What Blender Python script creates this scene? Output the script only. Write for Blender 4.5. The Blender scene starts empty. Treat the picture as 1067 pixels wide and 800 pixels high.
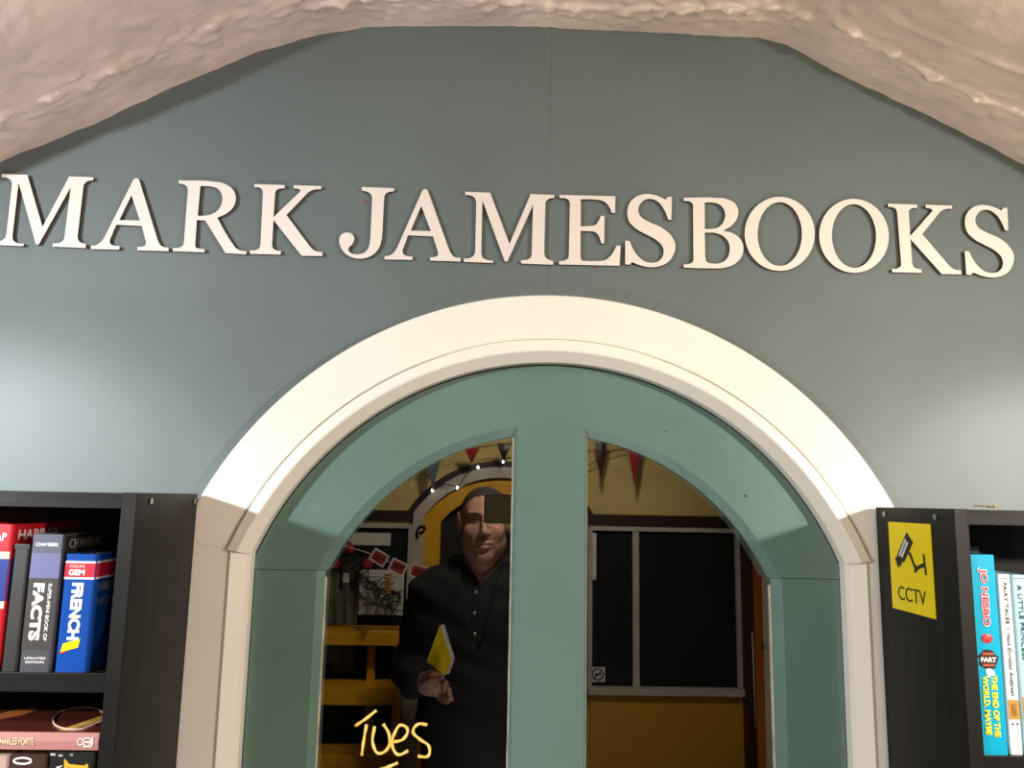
import bpy, bmesh, math, random
import numpy as np
from mathutils import Vector, Matrix, noise

C = bpy.context.scene.collection
scene = bpy.context.scene
PI = math.pi

# ------------------------------------------------------------------ camera
cam_data = bpy.data.cameras.new('camera')
cam_data.sensor_width = 36.0
cam_data.lens = 801.0 / 1067.0 * 36.0
cam_data.clip_start = 0.02
cam = bpy.data.objects.new('camera', cam_data)
C.objects.link(cam)
_up = Vector((105, -5350, 801.0)).normalized()
_nr = Vector((-25, 119.5, 801.0)); _nr = (_nr - _up * _nr.dot(_up)).normalized()
_rt = _nr.cross(_up)
if _rt.x < 0: _rt = -_rt
# camera axes (right, down, forward) expressed in the world frame
right = Vector((_rt.x, _nr.x, _up.x)); down = Vector((_rt.y, _nr.y, _up.y)); fwd = Vector((_rt.z, _nr.z, _up.z))
cam.matrix_world = Matrix(((right.x, -down.x, -fwd.x, 0.0), (right.y, -down.y, -fwd.y, -1.0), (right.z, -down.z, -fwd.z, 1.6), (0, 0, 0, 1)))
scene.camera = cam

# ------------------------------------------------------------------ light
scene.view_settings.view_transform = 'Standard'
scene.view_settings.look = 'None'
scene.view_settings.gamma = 1.0
scene.view_settings.use_curve_mapping = False
scene.view_settings.exposure = 0.65
wd = bpy.data.worlds.new('world'); scene.world = wd; wd.use_nodes = True
wd.node_tree.nodes['Background'].inputs[0].default_value = (0.9, 0.95, 1.0, 1)
wd.node_tree.nodes['Background'].inputs[1].default_value = 0.02

def spot(name, loc, target, energy, color, size_deg, blend, radius):
    l = bpy.data.lights.new(name, 'SPOT'); l.energy = energy; l.color = color
    l.spot_size = math.radians(size_deg); l.spot_blend = blend; l.shadow_soft_size = radius
    o = bpy.data.objects.new(name, l); C.objects.link(o); o.location = loc
    o.rotation_euler = (Vector(target) - Vector(loc)).to_track_quat('-Z', 'Y').to_euler()
    return o
def point(name, loc, energy, color, radius):
    l = bpy.data.lights.new(name, 'POINT'); l.energy = energy; l.color = color; l.shadow_soft_size = radius
    o = bpy.data.objects.new(name, l); C.objects.link(o); o.location = loc
    return o
spot('right_spot_lamp', (1.32, -1.15, 1.87), (0.42, 0.0, 1.36), 56, (1.0, 0.89, 0.76), 88, 1.0, 0.03)
spot('left_spot_lamp', (-1.30, -1.15, 1.88), (-0.45, 0.0, 1.36), 64, (0.92, 0.97, 1.0), 88, 1.0, 0.03)
point('alley_fill', (0.35, -1.10, 2.25), 4, (1.0, 0.84, 0.68), 0.12)  # weak added fill under the vault, no fixture here
spot('right_wall_fill', (1.05, -0.52, 1.74), (0.78, 0.0, 1.47), 11, (1.0, 0.93, 0.84), 62, 0.45, 0.04)  # added spot, brightens the lower right wall with a soft upper cutoff
spot('left_wall_fill', (-1.00, -0.52, 1.74), (-0.68, 0.0, 1.47), 13, (0.96, 0.97, 1.0), 62, 0.45, 0.04)  # added spot, does the same for the lower left wall
point('low_fill', (0.10, -0.95, 0.55), 8.5, (1.0, 0.88, 0.85), 0.02)  # added low fill, lifts the door stiles and trim legs
spot('opposite_shop_fill', (0.25, -0.95, 2.30), (0.05, -2.2, 1.15), 60, (1.0, 0.88, 0.74), 88, 0.8, 0.06)  # unseen spot added to brighten the facade opposite and the man
spot('right_vault_fill', (0.70, -0.80, 0.75), (0.55, -0.40, 2.25), 26, (1.0, 0.82, 0.66), 56, 0.9, 0.06)  # added warm light from below, brightens the right of the vault
spot('left_vault_fill', (-0.65, -0.80, 0.75), (-0.50, -0.40, 2.25), 27, (1.0, 0.84, 0.90), 56, 0.9, 0.06)  # added pinkish light from below, brightens the left of the vault

# ------------------------------------------------------------------ materials
def srgb(r, g, b):
    f = lambda c: (c / 255 / 12.92) if c / 255 <= 0.04045 else ((c / 255 + 0.055) / 1.055) ** 2.4
    return (f(r), f(g), f(b))
def material(name, col, rough=0.6, var=0.0, vscale=6.0, bump=0.0, bscale=60.0, metal=0.0, spec=0.5, stretch=None, coat=0.0, col2=None, emit=None):
    m = bpy.data.materials.new(name); m.use_nodes = True
    nt = m.node_tree; b = nt.nodes['Principled BSDF']
    b.inputs['Base Color'].default_value = (*col, 1); b.inputs['Roughness'].default_value = rough
    b.inputs['Metallic'].default_value = metal; b.inputs['Specular IOR Level'].default_value = spec
    b.inputs['Coat Weight'].default_value = coat; b.inputs['Coat Roughness'].default_value = 0.12
    tc = nt.nodes.new('ShaderNodeTexCoord'); mp = nt.nodes.new('ShaderNodeMapping')
    nt.links.new(tc.outputs['Object'], mp.inputs[0])
    if stretch: mp.inputs['Scale'].default_value = stretch
    if var or col2:
        n = nt.nodes.new('ShaderNodeTexNoise'); n.inputs['Scale'].default_value = vscale; n.inputs['Detail'].default_value = 6
        nt.links.new(mp.outputs[0], n.inputs['Vector'])
        r = nt.nodes.new('ShaderNodeValToRGB')
        c2 = col2 if col2 else tuple(c * (1 - var) for c in col)
        r.color_ramp.elements[0].position = 0.35; r.color_ramp.elements[1].position = 0.68
        r.color_ramp.elements[0].color = (*c2, 1); r.color_ramp.elements[1].color = (*(col if col2 else tuple(min(1, c * (1 + var * .5)) for c in col)), 1)
        nt.links.new(n.outputs['Fac'], r.inputs[0]); nt.links.new(r.outputs[0], b.inputs['Base Color'])
    if bump:
        n2 = nt.nodes.new('ShaderNodeTexNoise'); n2.inputs['Scale'].default_value = bscale; n2.inputs['Detail'].default_value = 5
        nt.links.new(mp.outputs[0], n2.inputs['Vector'])
        bp = nt.nodes.new('ShaderNodeBump'); bp.inputs['Strength'].default_value = bump; bp.inputs['Distance'].default_value = 0.002
        nt.links.new(n2.outputs['Fac'], bp.inputs['Height']); nt.links.new(bp.outputs[0], b.inputs['Normal'])
    if emit:
        b.inputs['Emission Color'].default_value = (*col, 1); b.inputs['Emission Strength'].default_value = emit
    return m
M = {}
M['wall'] = material('slate_blue_wall_paint', (0.118, 0.150, 0.148), 0.55, 0.07, 5, 0.10, 90)
M['door'] = material('sage_green_gloss_paint', (0.116, 0.200, 0.170), 0.33, 0.10, 4, 0.22, 70, coat=0.15)
M['trim'] = material('white_trim_paint', (0.84, 0.80, 0.72), 0.35, 0.03, 8, 0.12, 60)
M['plaster'] = material('rough_painted_plaster', (0.70, 0.60, 0.51), 0.33, 0.14, 9, 1.0, 55)
M['letter'] = material('cream_letter_face', (0.76, 0.70, 0.64), 0.5, 0.02, 20)
M['letter_edge'] = material('dark_letter_edge', (0.09, 0.055, 0.035), 0.7)
M['black_wood'] = material('black_brown_woodgrain', (0.012, 0.0100, 0.0080), 0.5, 0, 22, 0.5, 45, stretch=(1, 1, 0.06), col2=(0.007, 0.006, 0.005), spec=0.3)
M['black_wood_front'] = material('black_brown_edge_band', (0.011, 0.0094, 0.0082), 0.5, 0, 26, 0.4, 60, stretch=(0.08, 1, 1), col2=(0.0065, 0.0055, 0.005), spec=0.22)
M['screw'] = material('zinc_screw', (0.62, 0.60, 0.56), 0.32, metal=1.0)
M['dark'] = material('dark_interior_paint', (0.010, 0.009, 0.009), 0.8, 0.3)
M['seam'] = material('dark_gap', (0.012, 0.013, 0.012), 0.8)
M['floor'] = material('dark_wood_floor', (0.10, 0.062, 0.038), 0.45, 0.35, 3, 0.3, 20, stretch=(1, 6, 1))
M['red'] = material('red_residue', (0.40, 0.03, 0.02), 0.6, 0.2)
M['yellow'] = material('yellow_sign_plastic', (0.93, 0.72, 0.0), 0.35, 0.02, 9)
M['black'] = material('black_print', (0.008, 0.008, 0.008), 0.45)
M['white'] = material('white_print', (0.85, 0.85, 0.82), 0.5)
M['paint_yellow'] = material('yellow_glass_paint', (1.0, 0.80, 0.28), 0.5, 0.15, 60, col2=(1.0, 0.58, 0.08))
M['putty'] = material('cream_putty', (0.62, 0.55, 0.40), 0.5, 0.3, 40)
M['cream'] = material('cream_yellow_wall', (0.56, 0.43, 0.15), 0.7, 0.12, 3, 0.2, 40)
M['ochre'] = material('mustard_yellow_paint', (0.72, 0.36, 0.012), 0.45, 0.06, 4)
M['ochre_dark'] = material('ochre_panel_paint', (0.52, 0.26, 0.015), 0.5, 0.08, 3)
M['frame_white'] = material('off_white_frame_paint', (0.46, 0.42, 0.36), 0.5, 0.1, 8)
M['maroon'] = material('dark_maroon_paint', (0.030, 0.012, 0.012), 0.4, 0.2)
M['brown'] = material('varnished_brown_wood', (0.52, 0.155, 0.03), 0.4, 0.4, 8, stretch=(1, 1, 0.1))
M['paper'] = material('white_paper', (0.62, 0.61, 0.57), 0.8, 0.04, 10)
M['navy'] = material('slate_blue_cloth', (0.11, 0.15, 0.20), 0.9, 0.1)
M['crimson'] = material('crimson_cloth', (0.32, 0.02, 0.025), 0.9, 0.1)
M['pages'] = material('book_pages', (0.62, 0.55, 0.42), 0.8, 0.25, 30, stretch=(60, 1, 1))
M['skin'] = material('skin', (0.50, 0.27, 0.19), 0.5, 0.14, 14, 0.15, 90)
M['hair'] = material('cropped_grey_brown_hair', (0.045, 0.034, 0.028), 0.8, 0.4, 80, 0.8, 200)
M['coat'] = material('black_coat_cloth', (0.006, 0.006, 0.0066), 0.85, 0.3, 12, 0.4, 40)
M['shirt'] = material('black_shirt_cloth', (0.008, 0.008, 0.009), 0.85, 0.2)
M['phone'] = material('dark_phone_glass', (0.42, 0.38, 0.18), 0.25, 0.05)

def glass_mat():
    m = bpy.data.materials.new('reflective_glass'); m.use_nodes = True; nt = m.node_tree
    nt.nodes.remove(nt.nodes['Principled BSDF']); out = nt.nodes['Material Output']
    tr = nt.nodes.new('ShaderNodeBsdfTransparent'); tr.inputs[0].default_value = (0.80, 0.83, 0.80, 1)
    gl = nt.nodes.new('ShaderNodeBsdfGlossy'); gl.inputs['Roughness'].default_value = 0.0; gl.inputs['Color'].default_value = (0.95, 0.97, 0.95, 1)
    mx = nt.nodes.new('ShaderNodeMixShader'); mx.inputs[0].default_value = 0.21
    nt.links.new(tr.outputs[0], mx.inputs[1]); nt.links.new(gl.outputs[0], mx.inputs[2]); nt.links.new(mx.outputs[0], out.inputs[0])
    return m
M['glass'] = glass_mat()
def clear_mat():
    m = bpy.data.materials.new('clear_glass_edge'); m.use_nodes = True; nt = m.node_tree
    nt.nodes.remove(nt.nodes['Principled BSDF'])
    tr = nt.nodes.new('ShaderNodeBsdfTransparent'); nt.links.new(tr.outputs[0], nt.nodes['Material Output'].inputs[0])
    return m
M['clear'] = clear_mat()

# ------------------------------------------------------------------ helpers
def empty(name, loc, label=None, cat=None, group=None, kind=None):
    o = bpy.data.objects.new(name, None); C.objects.link(o); o.location = loc; o.empty_display_size = 0.05
    return tag(o, label, cat, group, kind)
def tag(o, label=None, cat=None, group=None, kind=None):
    if label: o['label'] = label
    if cat: o['category'] = cat
    if group: o['group'] = group
    if kind: o['kind'] = kind
    return o
def link_mesh(name, me, mat, parent=None, smooth=False):
    if mat is not None and not len(me.materials):
        for mm in (mat if isinstance(mat, (list, tuple)) else [mat]): me.materials.append(mm)
    o = bpy.data.objects.new(name, me); C.objects.link(o)
    if smooth:
        for p in me.polygons: p.use_smooth = True
    if parent is not None:
        o.parent = parent
        bpy.context.view_layer.update()
        o.matrix_parent_inverse = parent.matrix_world.inverted()
    return o
def finish(name, bm, mat, parent=None, smooth=False, recalc=True):
    if recalc: bmesh.ops.recalc_face_normals(bm, faces=bm.faces)
    me = bpy.data.meshes.new(name); bm.to_mesh(me); bm.free()
    return link_mesh(name, me, mat, parent, smooth)
def add_box(bm, lo, hi, bevel=0.0, seg=2, mi=0):
    r = bmesh.ops.create_cube(bm, size=1.0)
    vs = r['verts']
    for v in vs:
        v.co = Vector([(lo[i] + hi[i]) / 2 + v.co[i] * (hi[i] - lo[i]) for i in range(3)])
    fs = set(f for v in vs for f in v.link_faces)
    for f in fs: f.material_index = mi
    if bevel > 0:
        es = list(set(e for v in vs for e in v.link_edges))
        bmesh.ops.bevel(bm, geom=es, offset=bevel, segments=seg, affect='EDGES', profile=0.6)
def box(name, lo, hi, mat, parent=None, bevel=0.0, seg=2):
    bm = bmesh.new(); add_box(bm, lo, hi, bevel, seg); return finish(name, bm, mat, parent)
def add_prism(bm, poly, y0, y1, mi=0):
    """poly in (x, z), extruded along y"""
    a = [bm.verts.new((x, y0, z)) for x, z in poly]; b = [bm.verts.new((x, y1, z)) for x, z in poly]
    n = len(poly); fs = [bm.faces.new(a), bm.faces.new(b[::-1])]
    for i in range(n): fs.append(bm.faces.new((a[i], b[i], b[(i + 1) % n], a[(i + 1) % n])))
    for f in fs: f.material_index = mi
    return fs
def prism(name, poly, y0, y1, mat, parent=None, bevel=0.0):
    bm = bmesh.new(); add_prism(bm, poly, y0, y1)
    if bevel:
        es = [e for e in bm.edges if abs(e.verts[0].co.y - y0) < 1e-6 and abs(e.verts[1].co.y - y0) < 1e-6]
        bmesh.ops.bevel(bm, geom=es, offset=bevel, segments=2, affect='EDGES')
    return finish(name, bm, mat, parent)
def add_tube(bm, pts, rad, seg=8, flat=None, mi=0):
    pts = [Vector(p) for p in pts]; rings = []
    rads = rad if isinstance(rad, (list, tuple)) else [rad] * len(pts)
    for i, p in enumerate(pts):
        t = (pts[min(i + 1, len(pts) - 1)] - pts[max(i - 1, 0)]).normalized()
        a = Vector((0, 1, 0)) if abs(t.y) < 0.9 else Vector((1, 0, 0))
        u = t.cross(a).normalized(); v = t.cross(u).normalized()
        k = flat or 1.0
        rings.append([bm.verts.new(p + u * math.cos(2 * PI * j / seg) * rads[i] + v * math.sin(2 * PI * j / seg) * rads[i] * k) for j in range(seg)])
    for i in range(len(rings) - 1):
        for j in range(seg):
            f = bm.faces.new((rings[i][j], rings[i][(j + 1) % seg], rings[i + 1][(j + 1) % seg], rings[i + 1][j])); f.smooth = True; f.material_index = mi
    for r_ in (rings[0][::-1], rings[-1]):
        f = bm.faces.new(r_); f.material_index = mi
def tube(name, pts, rad, mat, parent=None, seg=8, flat=None):
    bm = bmesh.new(); add_tube(bm, pts, rad, seg, flat); return finish(name, bm, mat, parent)
def spline(loop, closed=True, res=5):
    """corner points (x, y); points with a third value are smooth"""
    n = len(loop); out = []
    P = lambda i: Vector(loop[i % n][:2]) if closed else Vector(loop[max(0, min(n - 1, i))][:2])
    sm = lambda i: (len(loop[i % n]) > 2) if (closed or 0 <= i < n) else False
    rng = range(n) if closed else range(n - 1)
    for i in rng:
        p1, p2 = P(i), P(i + 1); out.append(tuple(p1))
        if not (sm(i) or sm(i + 1)): continue
        l = (p2 - p1).length
        def tang(k, a, b):
            if not sm(k): return (b - a)
            d0, d1 = P(k) - P(k - 1), P(k + 1) - P(k)
            if d0.length < 1e-9 or d1.length < 1e-9: return b - a
            return (d0 / d0.length * d1.length + d1 / d1.length * d0.length).normalized() * l
        t1, t2 = tang(i, p1, p2), tang(i + 1, p1, p2)
        for k in range(1, res):
            s = k / res
            out.append(tuple(p1 * (2*s**3 - 3*s*s + 1) + t1 * (s**3 - 2*s*s + s) + p2 * (-2*s**3 + 3*s*s) + t2 * (s**3 - s*s)))
    if not closed: out.append(tuple(P(n - 1)))
    return out
def fill_mesh(name, loops, extrude=0.002, bevel=0.0):
    """2D outlines with holes -> solid mesh in its local xy plane, thickness along z (a filled 2D curve, converted)"""
    cu = bpy.data.curves.new(name, 'CURVE'); cu.dimensions = '2D'; cu.fill_mode = 'BOTH'; cu.extrude = extrude; cu.bevel_depth = bevel
    for lp in loops:
        s = cu.splines.new('POLY'); s.points.add(len(lp) - 1)
        for k, (x, y) in enumerate(lp): s.points[k].co = (x, y, 0, 1)
        s.use_cyclic_u = True
    o = bpy.data.objects.new(name, cu); C.objects.link(o)
    bpy.context.view_layer.update()
    me = bpy.data.meshes.new_from_object(o.evaluated_get(bpy.context.evaluated_depsgraph_get()))
    bpy.data.objects.remove(o); bpy.data.curves.remove(cu)
    me.name = name
    return me
FRONT = Matrix(((1, 0, 0), (0, 0, -1), (0, 1, 0)))              # faces -y, reads left to right
DOWN = Matrix(((0, 1, 0), (0, 0, -1), (-1, 0, 0)))              # faces -y, reads top to bottom
SIDE = Matrix(((0, 0, 1), (1, 0, 0), (0, 1, 0)))                # faces +x, reads towards the back
SIGN = Matrix(((0, 0, -1), (-1, 0, 0), (0, 1, 0)))              # faces -x, reads towards the front
def text(name, body, at, length, height, mat, parent, frame=FRONT, bold=0.0, thick=0.00025, shear=0.0):
    """flat lettering: its box is stretched to length x height, centred at `at`"""
    cu = bpy.data.curves.new(name, 'FONT'); cu.body = body; cu.size = 1.0; cu.offset = bold; cu.extrude = 0.01; cu.shear = shear; cu.resolution_u = 4
    o = bpy.data.objects.new(name, cu); C.objects.link(o); bpy.context.view_layer.update()
    me = bpy.data.meshes.new_from_object(o.evaluated_get(bpy.context.evaluated_depsgraph_get()))
    bpy.data.objects.remove(o); bpy.data.curves.remove(cu); me.name = name
    xs = [v.co.x for v in me.vertices]; ys = [v.co.y for v in me.vertices]
    cx, cy = (min(xs) + max(xs)) / 2, (min(ys) + max(ys)) / 2
    sx, sy = length / (max(xs) - min(xs)), height / (max(ys) - min(ys))
    at = Vector(at)
    for v in me.vertices:
        v.co = at + frame @ Vector(((v.co.x - cx) * sx, (v.co.y - cy) * sy, v.co.z * thick / 0.01))
    return link_mesh(name, me, mat, parent)
def flat_shape(name, pts, at, mat, parent, frame=FRONT, thick=0.00025, loops=None):
    me = fill_mesh(name, loops or [pts], thick)
    at = Vector(at)
    for v in me.vertices: v.co = at + frame @ v.co
    return link_mesh(name, me, mat, parent)
def smoothstep(a, b, x):
    t = max(0.0, min(1.0, (x - a) / (b - a))); return t * t * (3 - 2 * t)
# ------------------------------------------------------------------ setting: arch numbers
CX, CZ = 0.082, 1.372          # centre of the door arch
R_DOOR, HALF = 0.4065, 0.376   # opening radius, half width between the straight trim legs
R_GLASS = 0.3135
SEAM = 1.506                   # joint between arched rail and stiles
def zs(s):                     # height at which arc and leg meet, s metres outside the opening
    return CZ + math.sqrt((R_DOOR + s) ** 2 - (HALF + s) ** 2)

# wall of the shop front, two boards meeting above the door
bm = bmesh.new()
def half(side):
    top = 2.42; s = 0.02; pts = []
    a0 = math.asin((zs(s) - CZ) / (R_DOOR + s))
    mid = 0.0740
    if side < 0:
        pts = [(-2.4, 0), (CX - HALF - s, 0)]
        pts += [(CX - math.cos(a0 + (PI/2 - a0) * k / 20) * (R_DOOR + s), CZ + math.sin(a0 + (PI/2 - a0) * k / 20) * (R_DOOR + s)) for k in range(21)]
        pts = [p for p in pts if p[0] < mid - .0001] + [(mid - .0001, CZ + R_DOOR + s), (mid - .0001, top), (-2.4, top)]
    else:
        pts = [(2.4, 0), (2.4, top), (mid + .0001, top), (mid + .0001, CZ + R_DOOR + s)]
        arc = [(CX + math.cos(a0 + (PI/2 - a0) * k / 20) * (R_DOOR + s), CZ + math.sin(a0 + (PI/2 - a0) * k / 20) * (R_DOOR + s)) for k in range(20, -1, -1)]
        pts += arc + [(CX + HALF + s, 0)]
    add_prism(bm, pts, 0.0, 0.05)
half(-1); half(1)
tag(finish('wall_front', bm, M['wall']), 'slate blue-green painted wall around the arched door', kind='structure')

# ceiling: rough plaster vault that dips to the wall and opens up over the alley
PROF = [(-2.42, 1.10), (-1.5, 1.60), (-0.95, 1.885), (-0.667, 2.036), (-0.607, 2.064), (-0.546, 2.095), (-0.447, 2.152), (-0.333, 2.209), (-0.255, 2.237), (-0.182, 2.253), (-0.054, 2.259),
        (0.074, 2.2615), (0.218, 2.260), (0.369, 2.257), (0.410, 2.248), (0.424, 2.241), (0.478, 2.209), (0.546, 2.177), (0.653, 2.125), (0.741, 2.078), (0.95, 1.96), (1.5, 1.66), (2.42, 1.15)]
def prof(x):
    for (x0, z0), (x1, z1) in zip(PROF, PROF[1:]):
        if x <= x1: return z0 + (z1 - z0) * (x - x0) / (x1 - x0)
    return PROF[-1][1]
xs = [-2.41 + i * 0.05 for i in range(30)] + [-0.92 + i * 0.004 for i in range(int(1.92 / 0.004))] + [1.0 + i * 0.05 for i in range(29)]
ys = [0.03 - i * 0.003 for i in range(115)] + [-0.33 - i * 0.05 for i in range(38)] + [-2.215]
verts, faces = [], []
for iy, y in enumerate(ys):
    for x in xs:
        z = prof(x)
        slope = (prof(x + .01) - prof(x - .01)) / .02
        nx, nz = -slope / math.hypot(1, slope), 1 / math.hypot(1, slope)
        d = 0.0
        d += 0.0035 * noise.noise(Vector((x * 9, y * 9, 3.1))) * min(1, (0.03 - y) / .05)
        d += 0.0016 * noise.noise(Vector((x * 34, 1.2, 0)))                                   # ragged paint line at the wall
        d += 0.0007 * noise.noise(Vector((x * 110, 4.2, 0)))
        d += 0.0016 * noise.noise(Vector((x * 60, y * 60, 7.7))) * min(1, (0.03 - y) / .06)
        # crumbly ridge that runs along the edge of the vault
        ry = -0.070 - 0.018 * noise.noise(Vector((x * 4, 0, 9))) - 0.02 * abs(x - .08)
        if abs(x - .08) < .34: ry *= 0.75
        w = noise.noise(Vector((x * 26, y * 40, 2))) + .55 * noise.noise(Vector((x * 80, y * 120, 4)))
        d -= max(0.0, 0.0012 + 0.0085 * w) * math.exp(-((y - ry) / 0.0032) ** 2)
        if y > 0: d -= 0.0012
        w3 = noise.noise(Vector((x * 55, y * 90, 5)))
        if w3 > .05: d -= 0.009 * (w3 - .05) * math.exp(-((y - ry) / 0.025) ** 2)
        ry2 = ry - 0.055 - 0.02 * noise.noise(Vector((x * 7, 5, 1)))
        d -= max(0, 0.002 + 0.006 * noise.noise(Vector((x * 15, y * 25, 8)))) * math.exp(-((y - ry2) / 0.006) ** 2)
        d += 0.0022 * noise.noise(Vector((x * 22 + y * 10, y * 22, 1.5))) * min(1, (0.03 - y) / .08)
        if y < ry: d += 0.0035 * smoothstep(0, 0.008, ry - y)
        f = smoothstep(0.17, 0.60, -y)
        z2 = 2.46 - 0.02 * math.cos(x * 1.3)
        zz = (z + nz * d) * (1 - f) + max(z + nz * d, z2) * f
        verts.append((x + nx * d * (1 - f), y, zz))
n = len(xs)
for iy in range(len(ys) - 1):
    for ix in range(n - 1):
        faces.append((iy * n + ix, iy * n + ix + 1, (iy + 1) * n + ix + 1, (iy + 1) * n + ix))
me = bpy.data.meshes.new('ceiling'); me.from_pydata(verts, [], faces); me.update()
ceil = tag(link_mesh('ceiling', me, M['plaster'], None, True), 'rough pinkish plaster vault above the wall', kind='structure')
md = ceil.modifiers.new('thickness', 'SOLIDIFY'); md.thickness = 0.05; md.offset = 1.0 if me.polygons[0].normal.z > 0 else -1.0

tag(box('floor', (-2.42, -2.35, -0.05), (2.42, 2.2, 0.0), M['floor']), kind='structure')
tag(box('wall_left', (-2.47, -2.3, 0), (-2.405, 0.05, 2.5), M['plaster']), kind='structure')
tag(box('wall_right', (2.405, -2.3, 0), (2.47, 0.05, 2.5), M['plaster']), kind='structure')
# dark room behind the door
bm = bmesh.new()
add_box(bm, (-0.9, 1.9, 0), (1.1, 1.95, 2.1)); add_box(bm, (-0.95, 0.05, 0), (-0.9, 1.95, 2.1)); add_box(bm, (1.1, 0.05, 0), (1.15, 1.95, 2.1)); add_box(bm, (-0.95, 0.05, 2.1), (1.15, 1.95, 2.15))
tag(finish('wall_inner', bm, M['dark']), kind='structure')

# ------------------------------------------------------------------ white architrave
ARCH_P = [(0, 0.010), (0, -0.008), (0.0120, -0.0225), (0.0140, -0.0235), (0.0262, -0.0215), (0.0272, -0.0130), (0.0290, -0.0130), (0.0300, -0.0165), (0.0870, -0.0170), (0.0885, -0.0155), (0.0885, 0.001)]
LEG_P = [(0, 0.010), (0, -0.0065), (0.0050, -0.0085), (0.0225, -0.0190), (0.0245, -0.0180), (0.0255, -0.0160), (0.0870, -0.0155), (0.0885, -0.0145), (0.0885, 0.001)]
tr = empty('trim_1', (CX, 0, 0), 'white moulded arch trim around the green door', kind='structure')
bm = bmesh.new(); rings = []; N = 96
for k in range(N + 1):
    ring = []
    for s, y in ARCH_P:
        a0 = math.asin((zs(s) - CZ) / (R_DOOR + s)); a = PI - a0 + (2 * a0 - PI) * k / N
        ring.append(bm.verts.new((CX + math.cos(a) * (R_DOOR + s), y, CZ + math.sin(a) * (R_DOOR + s))))
    rings.append(ring)
m_ = len(ARCH_P)
for k in range(N):
    for j in range(m_):
        bm.faces.new((rings[k][j], rings[k + 1][j], rings[k + 1][(j + 1) % m_], rings[k][(j + 1) % m_]))
bm.faces.new(rings[0]); bm.faces.new(rings[-1][::-1])
finish('arch_moulding', bm, M['trim'], tr)
for side in (-1, 1):
    bm = bmesh.new()
    lo = [bm.verts.new((CX + side * (HALF + s), y, 0.0)) for s, y in LEG_P]
    hi = [bm.verts.new((CX + side * (HALF + s), y, zs(s) - 0.00002)) for s, y in LEG_P]
    n_ = len(LEG_P)
    for j in range(n_): bm.faces.new((lo[j], lo[(j + 1) % n_], hi[(j + 1) % n_], hi[j]))
    bm.faces.new(lo); bm.faces.new(hi[::-1])
    finish('leg_moulding', bm, M['trim'], tr)

# ------------------------------------------------------------------ green door
YD = 0.008
dr = empty('door_1', (CX, YD, 0), 'sage green arched door with two tall dark panes', kind='structure')
bm = bmesh.new(); rings = []
sec = [(R_DOOR - .0020, 0.048), (R_DOOR - .0020, YD), (0.3250, YD), (0.3150, YD + .0065), (R_GLASS, YD + .0075), (R_GLASS, 0.048)]
for k in range(N + 1):
    ring = []
    for r_, y in sec:
        a0 = math.asin((SEAM - CZ) / r_); a = PI - a0 + (2 * a0 - PI) * k / N
        ring.append(bm.verts.new((CX + math.cos(a) * r_, y, CZ + math.sin(a) * r_)))
    rings.append(ring)
for k in range(N):
    for j in range(len(sec)):
        bm.faces.new((rings[k][j], rings[k + 1][j], rings[k + 1][(j + 1) % len(sec)], rings[k][(j + 1) % len(sec)]))
bm.faces.new(rings[0]); bm.faces.new(rings[-1][::-1])
finish('arched_rail', bm, M['door'], dr)
XL0, XL1, XM0, XM1, XR0, XR1 = CX - HALF + .0015, -0.2055, 0.0325, 0.1285, 0.3695, CX + HALF - .0015
def stile(x_out, x_face, x_in, name='stile'):
    bm = bmesh.new()
    pl = [(x_out, 0.048), (x_out, YD), (x_face, YD), (x_in - (x_in - x_face) * .15, YD + .0065), (x_in, YD + .0075), (x_in, 0.048)]
    lo = [bm.verts.new((x, y, 0.012)) for x, y in pl]; hi = [bm.verts.new((x, y, SEAM - 0.0007)) for x, y in pl]
    for j in range(len(pl)): bm.faces.new((lo[j], lo[(j + 1) % len(pl)], hi[(j + 1) % len(pl)], hi[j]))
    bm.faces.new(lo); bm.faces.new(hi[::-1])
    finish(name, bm, M['door'], dr)
stile(XL0, XL1 - .0095, XL1); stile(XR1, XR0 + .0130, XR0)
# mullion: curved top that fits under the arched rail
bm = bmesh.new()
def mull(x0, x1, y, zlo, drop):
    t = [(x0 + (x1 - x0) * k / 8) for k in range(9)]
    return [(x0, y, zlo)] + [(x, y, CZ + math.sqrt(0.3247 ** 2 - (x - CX) ** 2) - drop) for x in t] + [(x1, y, zlo)]
f0 = [bm.verts.new(p) for p in mull(XM0 + .004, XM1 - .0025, YD - 0.0004, 0.9, 0)]
f1 = [bm.verts.new(p) for p in mull(XM0, XM1, YD + .0040, 0.9, 0.0005)]
f2 = [bm.verts.new(p) for p in mull(XM0, XM1, 0.040, 0.9, 0.0005)]
for A, B in ((f0, f1), (f1, f2)):
    for j in range(len(A)): bm.faces.new((A[j], A[(j + 1) % len(A)], B[(j + 1) % len(A)], B[j]))
bm.faces.new(f0); bm.faces.new(f2[::-1])
finish('mullion', bm, M['door'], dr)
box('bottom_rail', (XL1 - .012, YD, 0.012), (XR0 + .012, 0.045, 0.9), M['door'], dr, 0.002)
YG = 0.020
def pane(x0, x1):
    pts = [(x0, 0.89)]
    t = [x0 + (x1 - x0) * k / 30 for k in range(31)]
    r_ = R_GLASS + .004
    pts += [(x, CZ + math.sqrt(max(0, r_ * r_ - (x - CX) ** 2))) for x in t] + [(x1, 0.89)]
    bm = bmesh.new(); add_prism(bm, pts, YG, YG + .003)
    bmesh.ops.recalc_face_normals(bm, faces=bm.faces)
    for f in bm.faces: f.material_index = 0 if f.normal.y < -0.9 else 1
    return finish('glass_pane', bm, [M['glass'], M['clear']], dr, recalc=False)
gl = pane(XL1 - .003, XM0 + .003); gr = pane(XM1 - .003, XR0 + .003)
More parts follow.
